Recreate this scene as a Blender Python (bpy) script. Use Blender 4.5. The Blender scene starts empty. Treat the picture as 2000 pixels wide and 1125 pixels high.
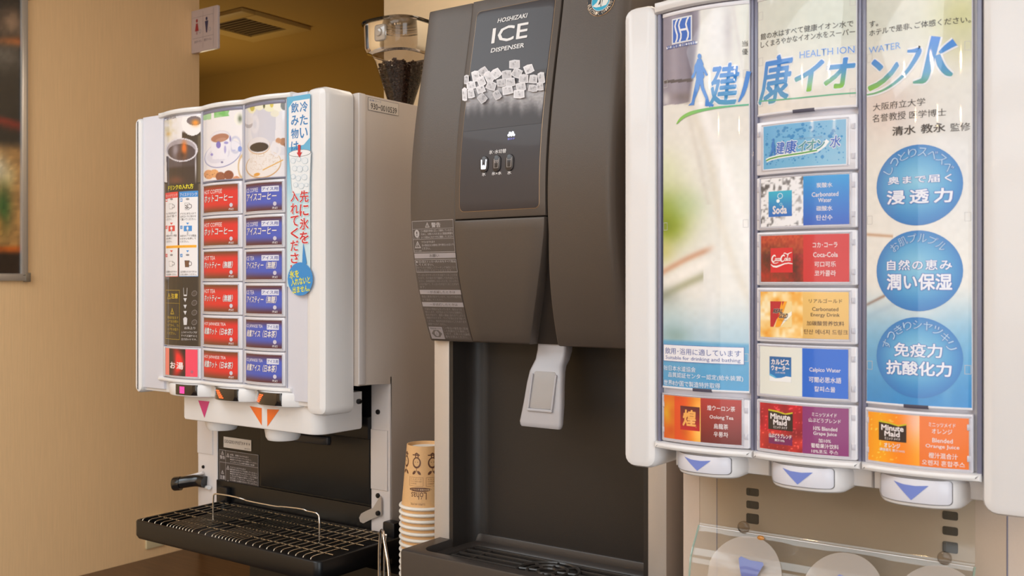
import bpy, bmesh, math, random
import numpy as np
from mathutils import Vector, Matrix
from mathutils.geometry import tessellate_polygon
random.seed(4); rng = np.random.default_rng(4)
SC = bpy.context.scene; COL = SC.collection; PI = math.pi

# ------------------------------------------------------------------ camera
CZ = 1.45; FP = 1957.0; CX = 1000.0; HY = 553.0
NRM = math.hypot(1957.0, 1400.0)
FX, FY = -1400.0/NRM, 1957.0/NRM          # viewing direction (level); right = (FY, -FX)
FX, FY = -0.5816, 0.8133
cam_d = bpy.data.cameras.new('camera'); cam = bpy.data.objects.new('camera', cam_d); COL.objects.link(cam)
cam_d.sensor_width = 36; cam_d.lens = FP*36/2000; cam_d.clip_start = .02
cam_d.shift_y = -(562.5-HY)/2000
cam.location = (0, 0, CZ)
cam.rotation_euler = (PI/2, 0, math.atan2(-FX, FY))
cam_d.dof.use_dof = True; cam_d.dof.focus_distance = 1.35; cam_d.dof.aperture_fstop = 14
SC.camera = cam
SC.view_settings.view_transform = 'Standard'; SC.view_settings.look = 'None'
SC.view_settings.gamma = 1; SC.view_settings.use_curve_mapping = False
SC.view_settings.exposure = 0.37

w = bpy.data.worlds.new('world'); SC.world = w; w.use_nodes = True
w.node_tree.nodes['Background'].inputs[0].default_value = (.95, .96, 1, 1)
w.node_tree.nodes['Background'].inputs[1].default_value = .06

def area(name, loc, size, power, col, rot=(0, 0, 0)):
    d = bpy.data.lights.new(name, 'AREA'); d.shape = 'RECTANGLE'; d.size, d.size_y = size
    d.energy = power; d.color = col
    o = bpy.data.objects.new(name, d); COL.objects.link(o); o.location = loc; o.rotation_euler = rot
    return o
WARM = (1, .88, .74); NEU = (.83, .93, 1)
area('ceiling_fill', (-1.0, -.6, 2.43), (2.4, .9), 17, NEU)
area('ceiling_fill', (-1.7, .2, 2.43), (.8, .8), 7, NEU)  # extra area light, added to brighten the left wall
area('ceiling_fill', (.9, -1.2, 2.43), (1.4, .9), 4, NEU)
area('ceiling_fill', (-1.2, -2.5, 2.43), (2.6, 1.6), 29, NEU)
area('ceiling_fill', (.5, 1.35, 2.43), (.9, .35), 4, WARM)
area('ceiling_fill', (-.9, 1.75, 2.43), (1.4, .2), 3.4, WARM)
area('added_fill', (2.46, -1.0, 1.45), (2.4, 1.7), 47, (.80, .91, 1), (PI/2, 0, PI/2))  # fill added from the right for left wall and machine sides; no window
area('added_fill', (.2, -3.7, 1.4), (2.8, 1.6), 17, (.84, .92, 1), (PI/2, 0, 0))  # fill added behind the camera; the wall there has no window
_d = bpy.data.lights.new('corridor_fill', 'POINT'); _d.energy = 7; _d.color = (1, .84, .52); _d.shadow_soft_size = .08  # unseen point light, added behind the left wall to brighten the corridor ceiling
_o = bpy.data.objects.new('corridor_fill', _d); COL.objects.link(_o); _o.location = (-3.45, 2.5, 1.75)
BULBS = [(-1.35, -1.9), (-.35, -2.0), (.65, -1.9), (-1.2, -3.1), (-.1, -3.2), (1.0, -3.1)]
# ------------------------------------------------------------------ materials
def lin(c):
    return tuple((v/12.92 if v <= .04045 else ((v+.055)/1.055)**2.4) for v in [x/255 for x in c])
MATS = {}
def mat(name, rgb, rough=.5, metal=0, coat=0, trans=0, alpha=1, emit=0, noise=0, nscale=600, bump=0, ior=1.45, aniso=None):
    if name in MATS: return MATS[name]
    m = bpy.data.materials.new(name); m.use_nodes = True; nt = m.node_tree; b = nt.nodes['Principled BSDF']
    c = (*lin(rgb), 1)
    b.inputs['Base Color'].default_value = c; b.inputs['Roughness'].default_value = rough
    b.inputs['Metallic'].default_value = metal; b.inputs['Coat Weight'].default_value = coat
    b.inputs['Coat Roughness'].default_value = .06
    b.inputs['Transmission Weight'].default_value = trans; b.inputs['Alpha'].default_value = alpha
    b.inputs['IOR'].default_value = ior
    if emit:
        b.inputs['Emission Color'].default_value = c; b.inputs['Emission Strength'].default_value = emit
    if noise or bump:
        tc = nt.nodes.new('ShaderNodeTexCoord'); n = nt.nodes.new('ShaderNodeTexNoise')
        mp = nt.nodes.new('ShaderNodeMapping'); nt.links.new(tc.outputs['Object'], mp.inputs[0]); nt.links.new(mp.outputs[0], n.inputs['Vector'])
        n.inputs['Scale'].default_value = nscale; n.inputs['Detail'].default_value = 3
        if aniso: mp.inputs['Scale'].default_value = aniso
        if noise:
            r = nt.nodes.new('ShaderNodeMapRange'); r.inputs[3].default_value = 1-noise; r.inputs[4].default_value = 1+noise
            nt.links.new(n.outputs[0], r.inputs[0])
            h = nt.nodes.new('ShaderNodeVectorMath'); h.operation = 'SCALE'; h.inputs[0].default_value = c[:3]
            nt.links.new(r.outputs[0], h.inputs['Scale']); nt.links.new(h.outputs[0], b.inputs['Base Color'])
        if bump:
            bp = nt.nodes.new('ShaderNodeBump'); bp.inputs['Strength'].default_value = bump; bp.inputs['Distance'].default_value = .0006
            nt.links.new(n.outputs[0], bp.inputs['Height']); nt.links.new(bp.outputs[0], b.inputs['Normal'])
    MATS[name] = m; return m
def print_mat(name, rough, coat, crough=.05, emit=0):
    m = bpy.data.materials.new(name); m.use_nodes = True; nt = m.node_tree; b = nt.nodes['Principled BSDF']
    a = nt.nodes.new('ShaderNodeVertexColor'); a.layer_name = 'Col'
    nt.links.new(a.outputs[0], b.inputs['Base Color'])
    b.inputs['Roughness'].default_value = rough; b.inputs['Coat Weight'].default_value = coat; b.inputs['Coat Roughness'].default_value = crough
    if emit:
        nt.links.new(a.outputs[0], b.inputs['Emission Color']); b.inputs['Emission Strength'].default_value = emit
    MATS[name] = m; return m
PR_GLOSS = print_mat('print_under_film', .45, 1.0, .035)
PR_CARD = print_mat('print_card', .4, .6, .08)
PR_MATT = print_mat('print_matt', .5, .1)
PR_GLOW = print_mat('print_backlit', .5, .3, .1, 1.6)

WHITE = mat('white_plastic', (233, 229, 228), .32, coat=.25, bump=.08, nscale=900)
WHITE2 = mat('pale_lilac_plastic', (219, 217, 226), .38, coat=.2)
FRAME = mat('clear_button_plastic', (222, 218, 224), .2, coat=.8)
CLEARRIM = mat('button_rim_plastic', (196, 192, 202), .15, coat=1)
MULL = mat('slate_mullion', (125, 124, 146), .3, coat=.6)
MULL2 = mat('grey_mullion', (182, 180, 192), .3, coat=.5)
STEEL = mat('painted_steel', (206, 192, 182), .42, noise=.04, nscale=700, bump=.15)
STEEL2 = mat('painted_steel_light', (222, 214, 212), .4, noise=.03, nscale=700, bump=.1)
HEAD = mat('bronze_grey_plastic', (89, 79, 72), .42, metal=.15, noise=.06, nscale=900, bump=.2)
HEADD = mat('dark_bronze_plastic', (56, 49, 45), .4, metal=.2, noise=.06, nscale=900, bump=.2)
ICEP = mat('dark_film', (60, 55, 58), .42, coat=.15)
BLACK = mat('black_plastic', (15, 14, 16), .36, bump=.15, nscale=700)
BLACKG = mat('gloss_black', (9, 9, 12), .34)
NICHE = mat('niche_brown_black', (44, 38, 34), .45, noise=.05, nscale=800, bump=.15)
CHROME = mat('chrome', (225, 222, 220), .12, metal=1)
WIRE = mat('dark_wire', (205, 192, 172), .25, metal=1)
LEVER = mat('lever_grey', (176, 172, 176), .38, coat=.2)
GAP = mat('shadow_gap', (30, 28, 30), .6)
KRAFT = mat('kraft_paper', (222, 176, 124), .6, noise=.04, nscale=500)
PAPERW = mat('paper_white', (238, 230, 220), .5)
SCREWB = mat('screw_black', (35, 33, 35), .35, metal=.6)

# ------------------------------------------------------------------ object helpers
def setp(o, label=None, cat=None, group=None, kind=None):
    for k, v in (('label', label), ('category', cat), ('group', group), ('kind', kind)):
        if v: o[k] = v
    return o
def thing(name, loc, label, cat, group=None):
    o = bpy.data.objects.new(name, None); COL.objects.link(o); o.location = loc; o.empty_display_size = .05
    return setp(o, label, cat, group)
def rootloc(p):
    v = Vector((0, 0, 0))
    while p is not None: v += p.location; p = p.parent
    return v
SPLIT = {'clip_edge', 'tray_bracket', 'card_edge', 'latch_slot', 'guard_edge', 'fold_line', 'hinge', 'clip', 'panel_seam', 'vent_frame', 'service_door', 'mullion', 'slot', 'frame_side', 'side_post', 'lever_rib', 'grate_wire', 'grate_bar'}
def islands(bm):
    seen = set(); out = []
    for v in bm.verts:
        if v in seen: continue
        st = [v]; seen.add(v); comp = []
        while st:
            q = st.pop(); comp.append(q)
            for e in q.link_edges:
                r = e.other_vert(q)
                if r not in seen: seen.add(r); st.append(r)
        out.append(comp)
    return out
def obj(name, bm, m, parent=None, label=None, cat=None, kind=None, group=None, smooth=35, split=True):
    if split and name in SPLIT:
        isl = islands(bm)
        if len(isl) > 1:
            for comp in isl:
                t = bmesh.new(); mp = {v: t.verts.new(v.co) for v in comp}
                for f in {f for v in comp for f in v.link_faces}: t.faces.new([mp[v] for v in f.verts])
                o = obj(name, t, m, parent, label, cat, kind, group, smooth, False)
            bm.free(); return o
    me = bpy.data.meshes.new(name)
    bmesh.ops.remove_doubles(bm, verts=bm.verts, dist=1e-6)
    bmesh.ops.recalc_face_normals(bm, faces=bm.faces)
    n = len(bm.verts); c = Vector((0, 0, 0))
    if n:
        lo = Vector([min(v.co[i] for v in bm.verts) for i in range(3)]); hi = Vector([max(v.co[i] for v in bm.verts) for i in range(3)])
        c = Vector(((lo.x+hi.x)/2, (lo.y+hi.y)/2, lo.z))
    bmesh.ops.translate(bm, verts=bm.verts, vec=-c)
    bm.to_mesh(me); bm.free()
    o = bpy.data.objects.new(name, me); COL.objects.link(o)
    if parent: o.parent = parent; o.location = c-rootloc(parent)
    else: o.location = c
    for mm in (m if isinstance(m, (list, tuple)) else [m]): me.materials.append(mm)
    if smooth:
        for p in me.polygons: p.use_smooth = True
        try: me.set_sharp_from_angle(angle=math.radians(smooth))
        except Exception: pass
    return setp(o, label, cat, group, kind)
def B(): return bmesh.new()
def box(bm, x0, x1, y0, y1, z0, z1, bev=0, seg=2, z=True):
    o = CZ if z else 0
    t = bmesh.new(); bmesh.ops.create_cube(t, size=1)
    for v in t.verts:
        v.co = Vector(((x0+x1)/2+v.co.x*(x1-x0), (y0+y1)/2+v.co.y*(y1-y0), (z0+z1)/2+v.co.z*(z1-z0)+o))
    if bev: bmesh.ops.bevel(t, geom=t.edges[:], offset=bev, segments=seg, affect='EDGES', profile=.5)
    merge(bm, t); return bm
def merge(bm, t):
    me = bpy.data.meshes.new('tmp'); t.to_mesh(me); t.free(); bm.from_mesh(me); bpy.data.meshes.remove(me)
def ring_loft(bm, rings, cap0=True, cap1=True, closed=True):
    vs = [[bm.verts.new(p) for p in r] for r in rings]
    n = len(vs[0])
    for a, b in zip(vs, vs[1:]):
        for i in range(n if closed else n-1):
            j = (i+1) % n
            try: bm.faces.new((a[i], a[j], b[j], b[i]))
            except ValueError: pass
    if cap0: bm.faces.new(vs[0][::-1])
    if cap1: bm.faces.new(vs[-1])
    return bm
def tube(bm, pts, r, n=8, cap=True):
    pts = [Vector(p) for p in pts]; rings = []; up = None
    for i, p in enumerate(pts):
        d = (pts[min(i+1, len(pts)-1)]-pts[max(i-1, 0)]).normalized()
        if up is None: up = Vector((0, 0, 1)) if abs(d.z) < .9 else Vector((1, 0, 0))
        u = d.cross(up).normalized(); v = u.cross(d).normalized(); up = v
        rings.append([p+r*(math.cos(2*PI*k/n)*u+math.sin(2*PI*k/n)*v) for k in range(n)])
    return ring_loft(bm, rings, cap, cap)
def smoothpts(pts, k=2):
    for _ in range(k):
        q = [pts[0]]
        for a, b in zip(pts, pts[1:]):
            a = Vector(a); b = Vector(b); q += [a*.75+b*.25, a*.25+b*.75]
        q.append(pts[-1]); pts = q
    return pts
def lathe(bm, c, prof, n=32, a0=0, a1=2*PI):
    """prof: (r, z) list; c world x,y"""
    full = abs(a1-a0-2*PI) < 1e-6
    rings = [[(c[0]+r*math.cos(a0+(a1-a0)*k/n), c[1]+r*math.sin(a0+(a1-a0)*k/n), z+CZ) for k in range(n if full else n+1)] for r, z in prof]
    return ring_loft(bm, rings, False, False, full)
def cyl(bm, p, axis, r, h, n=20, r2=None, bev=0):
    """cylinder from p along axis"""
    p = Vector(p); a = Vector(axis).normalized(); up = Vector((0, 0, 1)) if abs(a.z) < .9 else Vector((1, 0, 0))
    u = a.cross(up).normalized(); v = u.cross(a); r2 = r if r2 is None else r2
    st = [(0, r), (h, r2)] if not bev else [(0, r), (h-bev, r2), (h-bev*.3, r2-bev*.3), (h, r2-bev)]
    return ring_loft(bm, [[p+a*t+rr*(math.cos(2*PI*k/n)*u+math.sin(2*PI*k/n)*v) for k in range(n)] for t, rr in st])

# ------------------------------------------------------------------ surfaces & print
def ray(px, py):
    u = (px-CX)/FP
    return FX+FY*u, FY-FX*u, -(py-HY)/FP
def proj(x, y, z):
    t = x*FX+y*FY; u = (x*FY-y*FX)/t
    return CX+u*FP, HY-z/t*FP
class Front:                     # faces -Y ; params (X, Z), f gives Y
    def __init__(s, Y, f=None): s.Y = Y; s.f = f
    def y(s, a, b): return s.f(a, b) if s.f else s.Y
    def pt(s, a, b, d=0): return Vector((a, s.y(a, b)-d, b+CZ))
    def hit(s, px, py):
        dx, dy, dz = ray(px, py); Y = s.Y
        for _ in range(8): t = Y/dy; a, b = dx*t, dz*t; Y = s.y(a, b)
        t = Y/dy; return dx*t, dz*t
class Side:                      # faces +X ; params (Y, Z)
    def __init__(s, X): s.X = X
    def pt(s, a, b, d=0): return Vector((s.X+d, a, b+CZ))
    def hit(s, px, py):
        dx, dy, dz = ray(px, py); t = s.X/dx; return dy*t, dz*t
class Cone:                      # round cup; params (arc length, Z)
    def __init__(s, c, z0, r0, z1, r1): s.c = c; s.z0, s.r0, s.z1, s.r1 = z0, r0, z1, r1
    def r(s, b): return s.r0+(s.r1-s.r0)*(b-s.z0)/(s.z1-s.z0)
    def pt(s, a, b, d=0):
        r = s.r(b)+d; th = -PI/2+.62+a/s.r(b); return Vector((s.c[0]+r*math.cos(th), s.c[1]+r*math.sin(th), b+CZ))

def slab(bm, S, a0, a1, b0, b1, d0, d1, bev=.001, r=0, nx=6, nz=1, warp=None, back=True):
    if a0 > a1: a0, a1 = a1, a0
    if b0 > b1: b0, b1 = b1, b0
    def cols(i):
        rr = max(r-i, 0); A0, A1 = a0+i, a1-i; res = []
        if rr > 0: res += [(A0+rr*(1-math.cos(t)), rr*(1-math.sin(t))) for t in (0, .4, .8, 1.2)]
        res += [(A0+rr+(A1-A0-2*rr)*k/nx, 0) for k in range(nx+1)]
        if rr > 0: res += [(A1-rr*(1-math.cos(t)), rr*(1-math.sin(t))) for t in (1.2, .8, .4, 0)]
        elif r > 0: res = [(A0, 0)]*4+res+[(A1, 0)]*4
        return res
    def grid(i, d):
        g = []
        for a, s in cols(i):
            g.append([(a, b0+i+s+(b1-b0-2*i-2*s)*k/nz) for k in range(nz+1)])
        if warp: g = [[warp(*p) for p in c] for c in g]
        return [[S.pt(a, b, d) for a, b in c] for c in g]
    def rim(g):
        n = len(g)
        return [g[i][0] for i in range(n)]+[g[-1][k] for k in range(1, nz)]+[g[i][nz] for i in range(n-1, -1, -1)]+[g[0][k] for k in range(nz-1, 0, -1)]
    seg = [(0, d0), (0, d1-bev), (bev*.3, d1-bev*.3), (bev, d1)] if bev else [(0, d0), (0, d1)]
    rims = []
    for i, d in seg[:-1]: rims.append([bm.verts.new(p) for p in rim(grid(i, d))])
    g = grid(*seg[-1]); G = [[bm.verts.new(p) for p in c] for c in g]; rims.append(rim(G))
    for A, Bv in zip(rims, rims[1:]):
        n = len(A)
        for i in range(n):
            j = (i+1) % n
            try: bm.faces.new((A[i], A[j], Bv[j], Bv[i]))
            except ValueError: pass
    for c0, c1 in zip(G, G[1:]):
        for k in range(nz):
            try: bm.faces.new((c0[k], c1[k], c1[k+1], c0[k+1]))
            except ValueError: pass
    if back:
        try: bm.faces.new(rims[0][::-1])
        except ValueError: pass
    return bm

TXT = {}
def glyphs(s, bold=0, res=2, spacing=1):
    k = (s, bold, res, spacing)
    if k in TXT: return TXT[k]
    c = bpy.data.curves.new('t', 'FONT'); c.body = s; c.resolution_u = res; c.dimensions = '2D'; c.fill_mode = 'FRONT'
    c.offset = bold; c.space_character = spacing
    o = bpy.data.objects.new('t', c); m = bpy.data.meshes.new_from_object(o)
    P = np.array([v.co[:2] for v in m.vertices]).reshape(-1, 2); F = [tuple(p.vertices) for p in m.polygons]
    bpy.data.objects.remove(o); bpy.data.curves.remove(c); bpy.data.meshes.remove(m)
    TXT[k] = (P, F); return P, F
class Print:
    def __init__(s, S, d=.0003, step=None):
        s.S = S; s.d = d; s.V = []; s.F = []; s.C = []; s.k = 0; s.step = step
    def layer(s, n=1): s.k += n
    def _add(s, pts, faces, col, lift=0):
        o = len(s.V); d = s.d+(s.k+lift)*.00012
        k_ = getattr(s, '_stack', 0)
        for i, p in enumerate(pts): s.V.append((p[0], p[1], d+(i//k_*9e-6 if k_ else 0)))
        for f in faces: s.F.append(tuple(i+o for i in f))
        if callable(col): s.C += [(*lin(col(p[0], p[1])), 1) for p in pts]
        else: s.C += [(*lin(col), 1)]*len(pts)
    def poly(s, pts, col, lift=0):
        t = tessellate_polygon([[Vector((p[0], p[1], 0)) for p in pts]])
        s._add(pts, t, col, lift)
    def ppoly(s, pts, col, lift=0): s.poly([s.S.hit(*p) for p in pts], col, lift)
    def rect(s, a0, a1, b0, b1, col, lift=0): s._add([(a0, b0), (a1, b0), (a1, b1), (a0, b1)], [(0, 1, 2, 3)], col, lift)
    def frame(s, a0, a1, b0, b1, w, col, lift=0):
        s.rect(a0, a1, b0, b0+w, col, lift); s.rect(a0, a1, b1-w, b1, col, lift)
        s.rect(a0, a0+w, b0+w, b1-w, col, lift); s.rect(a1-w, a1, b0+w, b1-w, col, lift)
    def ell(s, a, b, ra, rb, col, lift=0, rot=0, n=28, t0=0, t1=2*PI):
        s.poly([(a+ra*math.cos(t)*math.cos(rot)-rb*math.sin(t)*math.sin(rot), b+ra*math.cos(t)*math.sin(rot)+rb*math.sin(t)*math.cos(rot))
                for t in [t0+(t1-t0)*i/n for i in range(n)]], col, lift)
    def pell(s, x, y, rx, ry, col, lift=0, rot=0, n=28):
        s.ppoly([(x+rx*math.cos(t)*math.cos(rot)-ry*math.sin(t)*math.sin(rot), y+rx*math.cos(t)*math.sin(rot)+ry*math.sin(t)*math.cos(rot))
                for t in [2*PI*i/n for i in range(n)]], col, lift)
    def ribbon(s, pts, wd, col, lift=0):
        """stroke through (a,b) points, widths list or number"""
        n = len(pts); L = []; R = []
        for i, p in enumerate(pts):
            q0 = pts[max(i-1, 0)]; q1 = pts[min(i+1, n-1)]; dx, dy = q1[0]-q0[0], q1[1]-q0[1]; l = math.hypot(dx, dy) or 1
            h = (wd[i] if isinstance(wd, (list, tuple)) else wd)/2
            L.append((p[0]-dy/l*h, p[1]+dx/l*h)); R.append((p[0]+dy/l*h, p[1]-dx/l*h))
        P = L+R; s._add(P, [(i, i+1, n+i+1, n+i) for i in range(n-1)], col, lift)
    def pribbon(s, pts, wd, col, lift=0, sm=2):
        q = [Vector((p[0], p[1], 0)) for p in pts]
        if sm: q = smoothpts(q, sm)
        m = len(q)
        if isinstance(wd, (list, tuple)):
            wd = list(np.interp(np.linspace(0, 1, m), np.linspace(0, 1, len(wd)), wd))
        s.ribbon([s.S.hit(p[0], p[1]) for p in q], wd, col, lift)
    def text(s, t, a0, a1, b0, b1, col, bold=0, shear=0, lift=0, flip=False, res=2, spacing=1, out=None, outw=.05, rot=0):
        """fit the ink of t to the box"""
        P0, _ = glyphs(t, 0, res, spacing)
        if not len(P0): return
        lo, hi = P0.min(0), P0.max(0); sz = np.maximum(hi-lo, 1e-4)
        if out is not None: s.text(t, a0, a1, b0, b1, out, outw, shear, lift-1, flip, res, spacing, rot=rot)
        P, F = glyphs(t, 0, res, spacing)
        if bold:
            n_ = 6 if bold < .045 else 9; r_ = bold*.62; n0 = len(P)
            P = np.concatenate([P]+[P+r_*np.array([math.cos(2*PI*i/n_), math.sin(2*PI*i/n_)]) for i in range(n_)])
            F = [tuple(v+n0*i for v in f) for i in range(n_+1) for f in F]
            s._stack = n0
        q = (P-lo)/sz
        if flip: q = 1-q
        h = abs(b1-b0)
        A = a0+q[:, 0]*(a1-a0-shear*h)+q[:, 1]*shear*h; Bz = b0+q[:, 1]*(b1-b0)
        if rot:
            ca, cb = (a0+a1)/2, (b0+b1)/2
            A, Bz = ca+(A-ca)*math.cos(rot)-(Bz-cb)*math.sin(rot), cb+(A-ca)*math.sin(rot)+(Bz-cb)*math.cos(rot)
        s._add(list(zip(A.tolist(), Bz.tolist())), F, col, lift); s._stack = 0
    def pt_(s, t, x0, yt, yb, x1, col, **k):
        """text: left edge at px x0 from yt to yb, right end at px x1 (runs level on the surface)"""
        a0, b1 = s.S.hit(x0, yt); _, b0 = s.S.hit(x0, yb); a1, _ = s.S.hit(x1, (yt+yb)/2)
        s.text(t, a0, a1, b0, b1, col, **k)
    def bb(s, x0, y0, x1, y1):
        """px bounding box -> surface rect, allowing for the slope of level lines"""
        xc, yc = (x0+x1)/2, (y0+y1)/2; k = abs(yc-HY)/(xc+1737)*(x1-x0)/2
        k = min(k, (y1-y0)*.3)
        a0, _ = s.S.hit(x0, yc); a1, _ = s.S.hit(x1, yc); _, b1 = s.S.hit(xc, y0+k); _, b0 = s.S.hit(xc, y1-k)
        return a0, a1, b0, b1
    def tb(s, t, x0, y0, x1, y1, col, **k): s.text(t, *s.bb(x0, y0, x1, y1), col, **k)
    def raster(s, a0, a1, b0, b1, na, nb, fn, px=True, lift=0):
        """fn(u, v) arrays -> rgb 0..255 ; u,v are design pixels (px) or 0..1"""
        A, Bz = np.meshgrid(np.linspace(a0, a1, na+1), np.linspace(b0, b1, nb+1))
        if px:
            X = np.zeros_like(A); Y = np.zeros_like(A)
            for i in range(A.shape[0]):
                for j in range(A.shape[1]):
                    p = s.S.pt(A[i, j], Bz[i, j]); X[i, j], Y[i, j] = proj(p.x, p.y, p.z-CZ)
        else: X = (A-a0)/(a1-a0); Y = (Bz-b0)/(b1-b0)
        C = np.clip(np.stack(np.broadcast_arrays(*fn(X, Y)), -1), 0, 255)/255
        C = np.where(C <= .04045, C/12.92, ((C+.055)/1.055)**2.4).reshape(-1, 3)
        o = len(s.V); d = s.d+(s.k+lift)*.00012
        s.V += [(a, b, d) for a, b in zip(A.ravel().tolist(), Bz.ravel().tolist())]
        s.C += [(c[0], c[1], c[2], 1) for c in C.tolist()]
        w_ = na+1
        s.F += [(o+i*w_+j, o+i*w_+j+1, o+(i+1)*w_+j+1, o+(i+1)*w_+j) for i in range(nb) for j in range(na)]
    def build(s, name, m, parent, label=None, bis=(0, 0)):
        bm = bmesh.new(); cl = bm.verts.layers.float_color.new('Col')
        vs = []
        for p, c in zip(s.V, s.C): v = bm.verts.new(p); v[cl] = c; vs.append(v)
        for f in s.F:
            if len(set(f)) < 3: continue
            try: bm.faces.new([vs[i] for i in f])
            except ValueError: pass
        A = [p[0] for p in s.V]; Bz = [p[1] for p in s.V]
        for ax, st, lo, hi in ((0, bis[0], min(A), max(A)), (1, bis[1], min(Bz), max(Bz))):
            if not st: continue
            x = lo+st
            while x < hi:
                no = Vector((1, 0, 0)) if ax == 0 else Vector((0, 1, 0))
                bmesh.ops.bisect_plane(bm, geom=bm.verts[:]+bm.edges[:]+bm.faces[:], plane_co=no*x, plane_no=no, dist=1e-7)
                x += st
        for v in bm.verts: v.co = s.S.pt(v.co.x, v.co.y, v.co.z)
        lo = Vector([min(v.co[i] for v in bm.verts) for i in range(3)]); hi = Vector([max(v.co[i] for v in bm.verts) for i in range(3)])
        c = Vector(((lo.x+hi.x)/2, (lo.y+hi.y)/2, lo.z)); bmesh.ops.translate(bm, verts=bm.verts, vec=-c)
        me = bpy.data.meshes.new(name)
        for f in bm.faces: f.smooth = True
        bm.to_mesh(me); bm.free(); me.materials.append(m)
        o = bpy.data.objects.new(name, me); COL.objects.link(o)
        if parent: o.parent = parent; o.location = c-rootloc(parent)
        else: o.location = c
        if label: o['label'] = label
        return o
def vnoise(x, y, seed=0):
    """smooth value noise 0..1 on arrays"""
    r = np.random.default_rng(seed).random((64, 64)); xi = np.floor(x).astype(int); yi = np.floor(y).astype(int); fx = x-xi; fy = y-yi
    fx = fx*fx*(3-2*fx); fy = fy*fy*(3-2*fy); g = lambda i, j: r[j % 64, i % 64]
    return (g(xi, yi)*(1-fx)+g(xi+1, yi)*fx)*(1-fy)+(g(xi, yi+1)*(1-fx)+g(xi+1, yi+1)*fx)*fy
def mixc(a, b, t): return tuple(p*(1-t)+q*t for p, q in zip(a, b))
def sstep(a, b, x): t = np.clip((x-a)/(b-a), 0, 1); return t*t*(3-2*t)
def blob(x, y, cx, cy, rx, ry): return np.exp(-(((x-cx)/rx)**2+((y-cy)/ry)**2))
# ------------------------------------------------------------------ room
WALLM = mat('wallpaper_tan', (240, 200, 150), .85, noise=.08, nscale=260, bump=.5, aniso=(1, 1, .04))
WALLB = mat('wallpaper_cream', (226, 204, 170), .85, noise=.04, nscale=260, bump=.4, aniso=(.05, .05, 1))
CORR = mat('corridor_paint', (176, 136, 62), .9, noise=.03, nscale=300, bump=.2)
CEILM = mat('ceiling_board', (222, 212, 196), .9, noise=.02, nscale=200)
FLOORM = mat('carpet_brown', (84, 74, 66), .95, noise=.2, nscale=300)
XW, YE, YB, XB = -2.6, 1.966, 2.0, -1.855
def sbox(name, m, *a):
    return obj(name, box(B(), *a, z=False), m, kind='structure', smooth=0)
sbox('floor', FLOORM, -5.2, 2.6, -4.1, 3.2, -.1, 0)
sbox('ceiling', CEILM, -2.6, 2.6, -4.1, 2.0, 2.45, 2.55)
sbox('ceiling_corridor', CORR, -5.2, 2.6, 2.0, 3.2, 2.45, 2.55)
sbox('ceiling_left', CORR, -5.2, -2.6, -4.1, 2.0, 2.45, 2.55)
sbox('wall_left', WALLM, XW-.1, XW, -4.1, YE, 0, 2.45)
sbox('wall_back', WALLB, XB, 2.6, YB, YB+.12, 0, 2.45)
sbox('wall_corridor', CORR, -5.2, 2.6, 3.08, 3.2, 0, 2.45)
sbox('wall_right', WALLB, 2.5, 2.6, -4.1, 2.0, 0, 2.45)
sbox('wall_front', WALLB, -2.6, 2.6, -4.1, -4.0, 0, 2.45)
sbox('wall_far_left', CORR, -5.2, -5.1, -4.1, 3.08, 0, 2.45)
# ceiling vent in the corridor
def ceil_hit(px, py, z=1.0):
    dx, dy, dz = ray(px, py); t = z/dz; return dx*t, dy*t
vx, vy = ceil_hit(484, 47); VM = mat('vent_paint', (190, 152, 82), .6); VD = mat('vent_mesh', (112, 86, 46), .8)
t = thing('ceiling_vent', (vx, vy, 2.45), 'square ceiling vent with a dark mesh centre in the corridor', 'vent')
bm = B(); s_ = .17
for a in (box(bm, vx-s_, vx+s_, vy-s_, vy-s_*.62, .985, 1.0, .003), box(bm, vx-s_, vx+s_, vy+s_*.62, vy+s_, .985, 1.0, .003),
          box(bm, vx-s_, vx-s_*.62, vy-s_*.62, vy+s_*.62, .985, 1.0), box(bm, vx+s_*.62, vx+s_, vy-s_*.62, vy+s_*.62, .985, 1.0)): pass
obj('vent_frame', bm, VM, t)
bm = B(); box(bm, vx-s_*.62, vx+s_*.62, vy-s_*.62, vy+s_*.62, .994, 1.0)
for k in range(9): box(bm, vx-s_*.6, vx+s_*.6, vy-s_*.58+k*s_*.14, vy-s_*.54+k*s_*.14, .989, .994)
obj('vent_mesh', bm, VD, t)

# small pendant lamps hanging behind the camera
t_ = None
for i, (x, y) in enumerate(BULBS):
    t = thing('pendant_lamp', (x, y, 2.2), 'small round pendant lamp behind the viewer, %s in the %s row' % (('left', 'middle', 'right')[i % 3], ('nearer', 'farther')[i//3]), 'lamp', 'pendant lamps behind the viewer')
    bm = B(); bmesh.ops.create_icosphere(bm, subdivisions=2, radius=.03, matrix=Matrix.Translation((x, y, 2.23))); obj('bulb', bm, mat('bulb_glow', (255, 214, 160),   .5, emit=80), t)
    bm = B(); cyl(bm, (x, y, 2.25), (0, 0, 1), .004, .2, 8); obj('cord', bm, BLACK, t)
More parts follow.
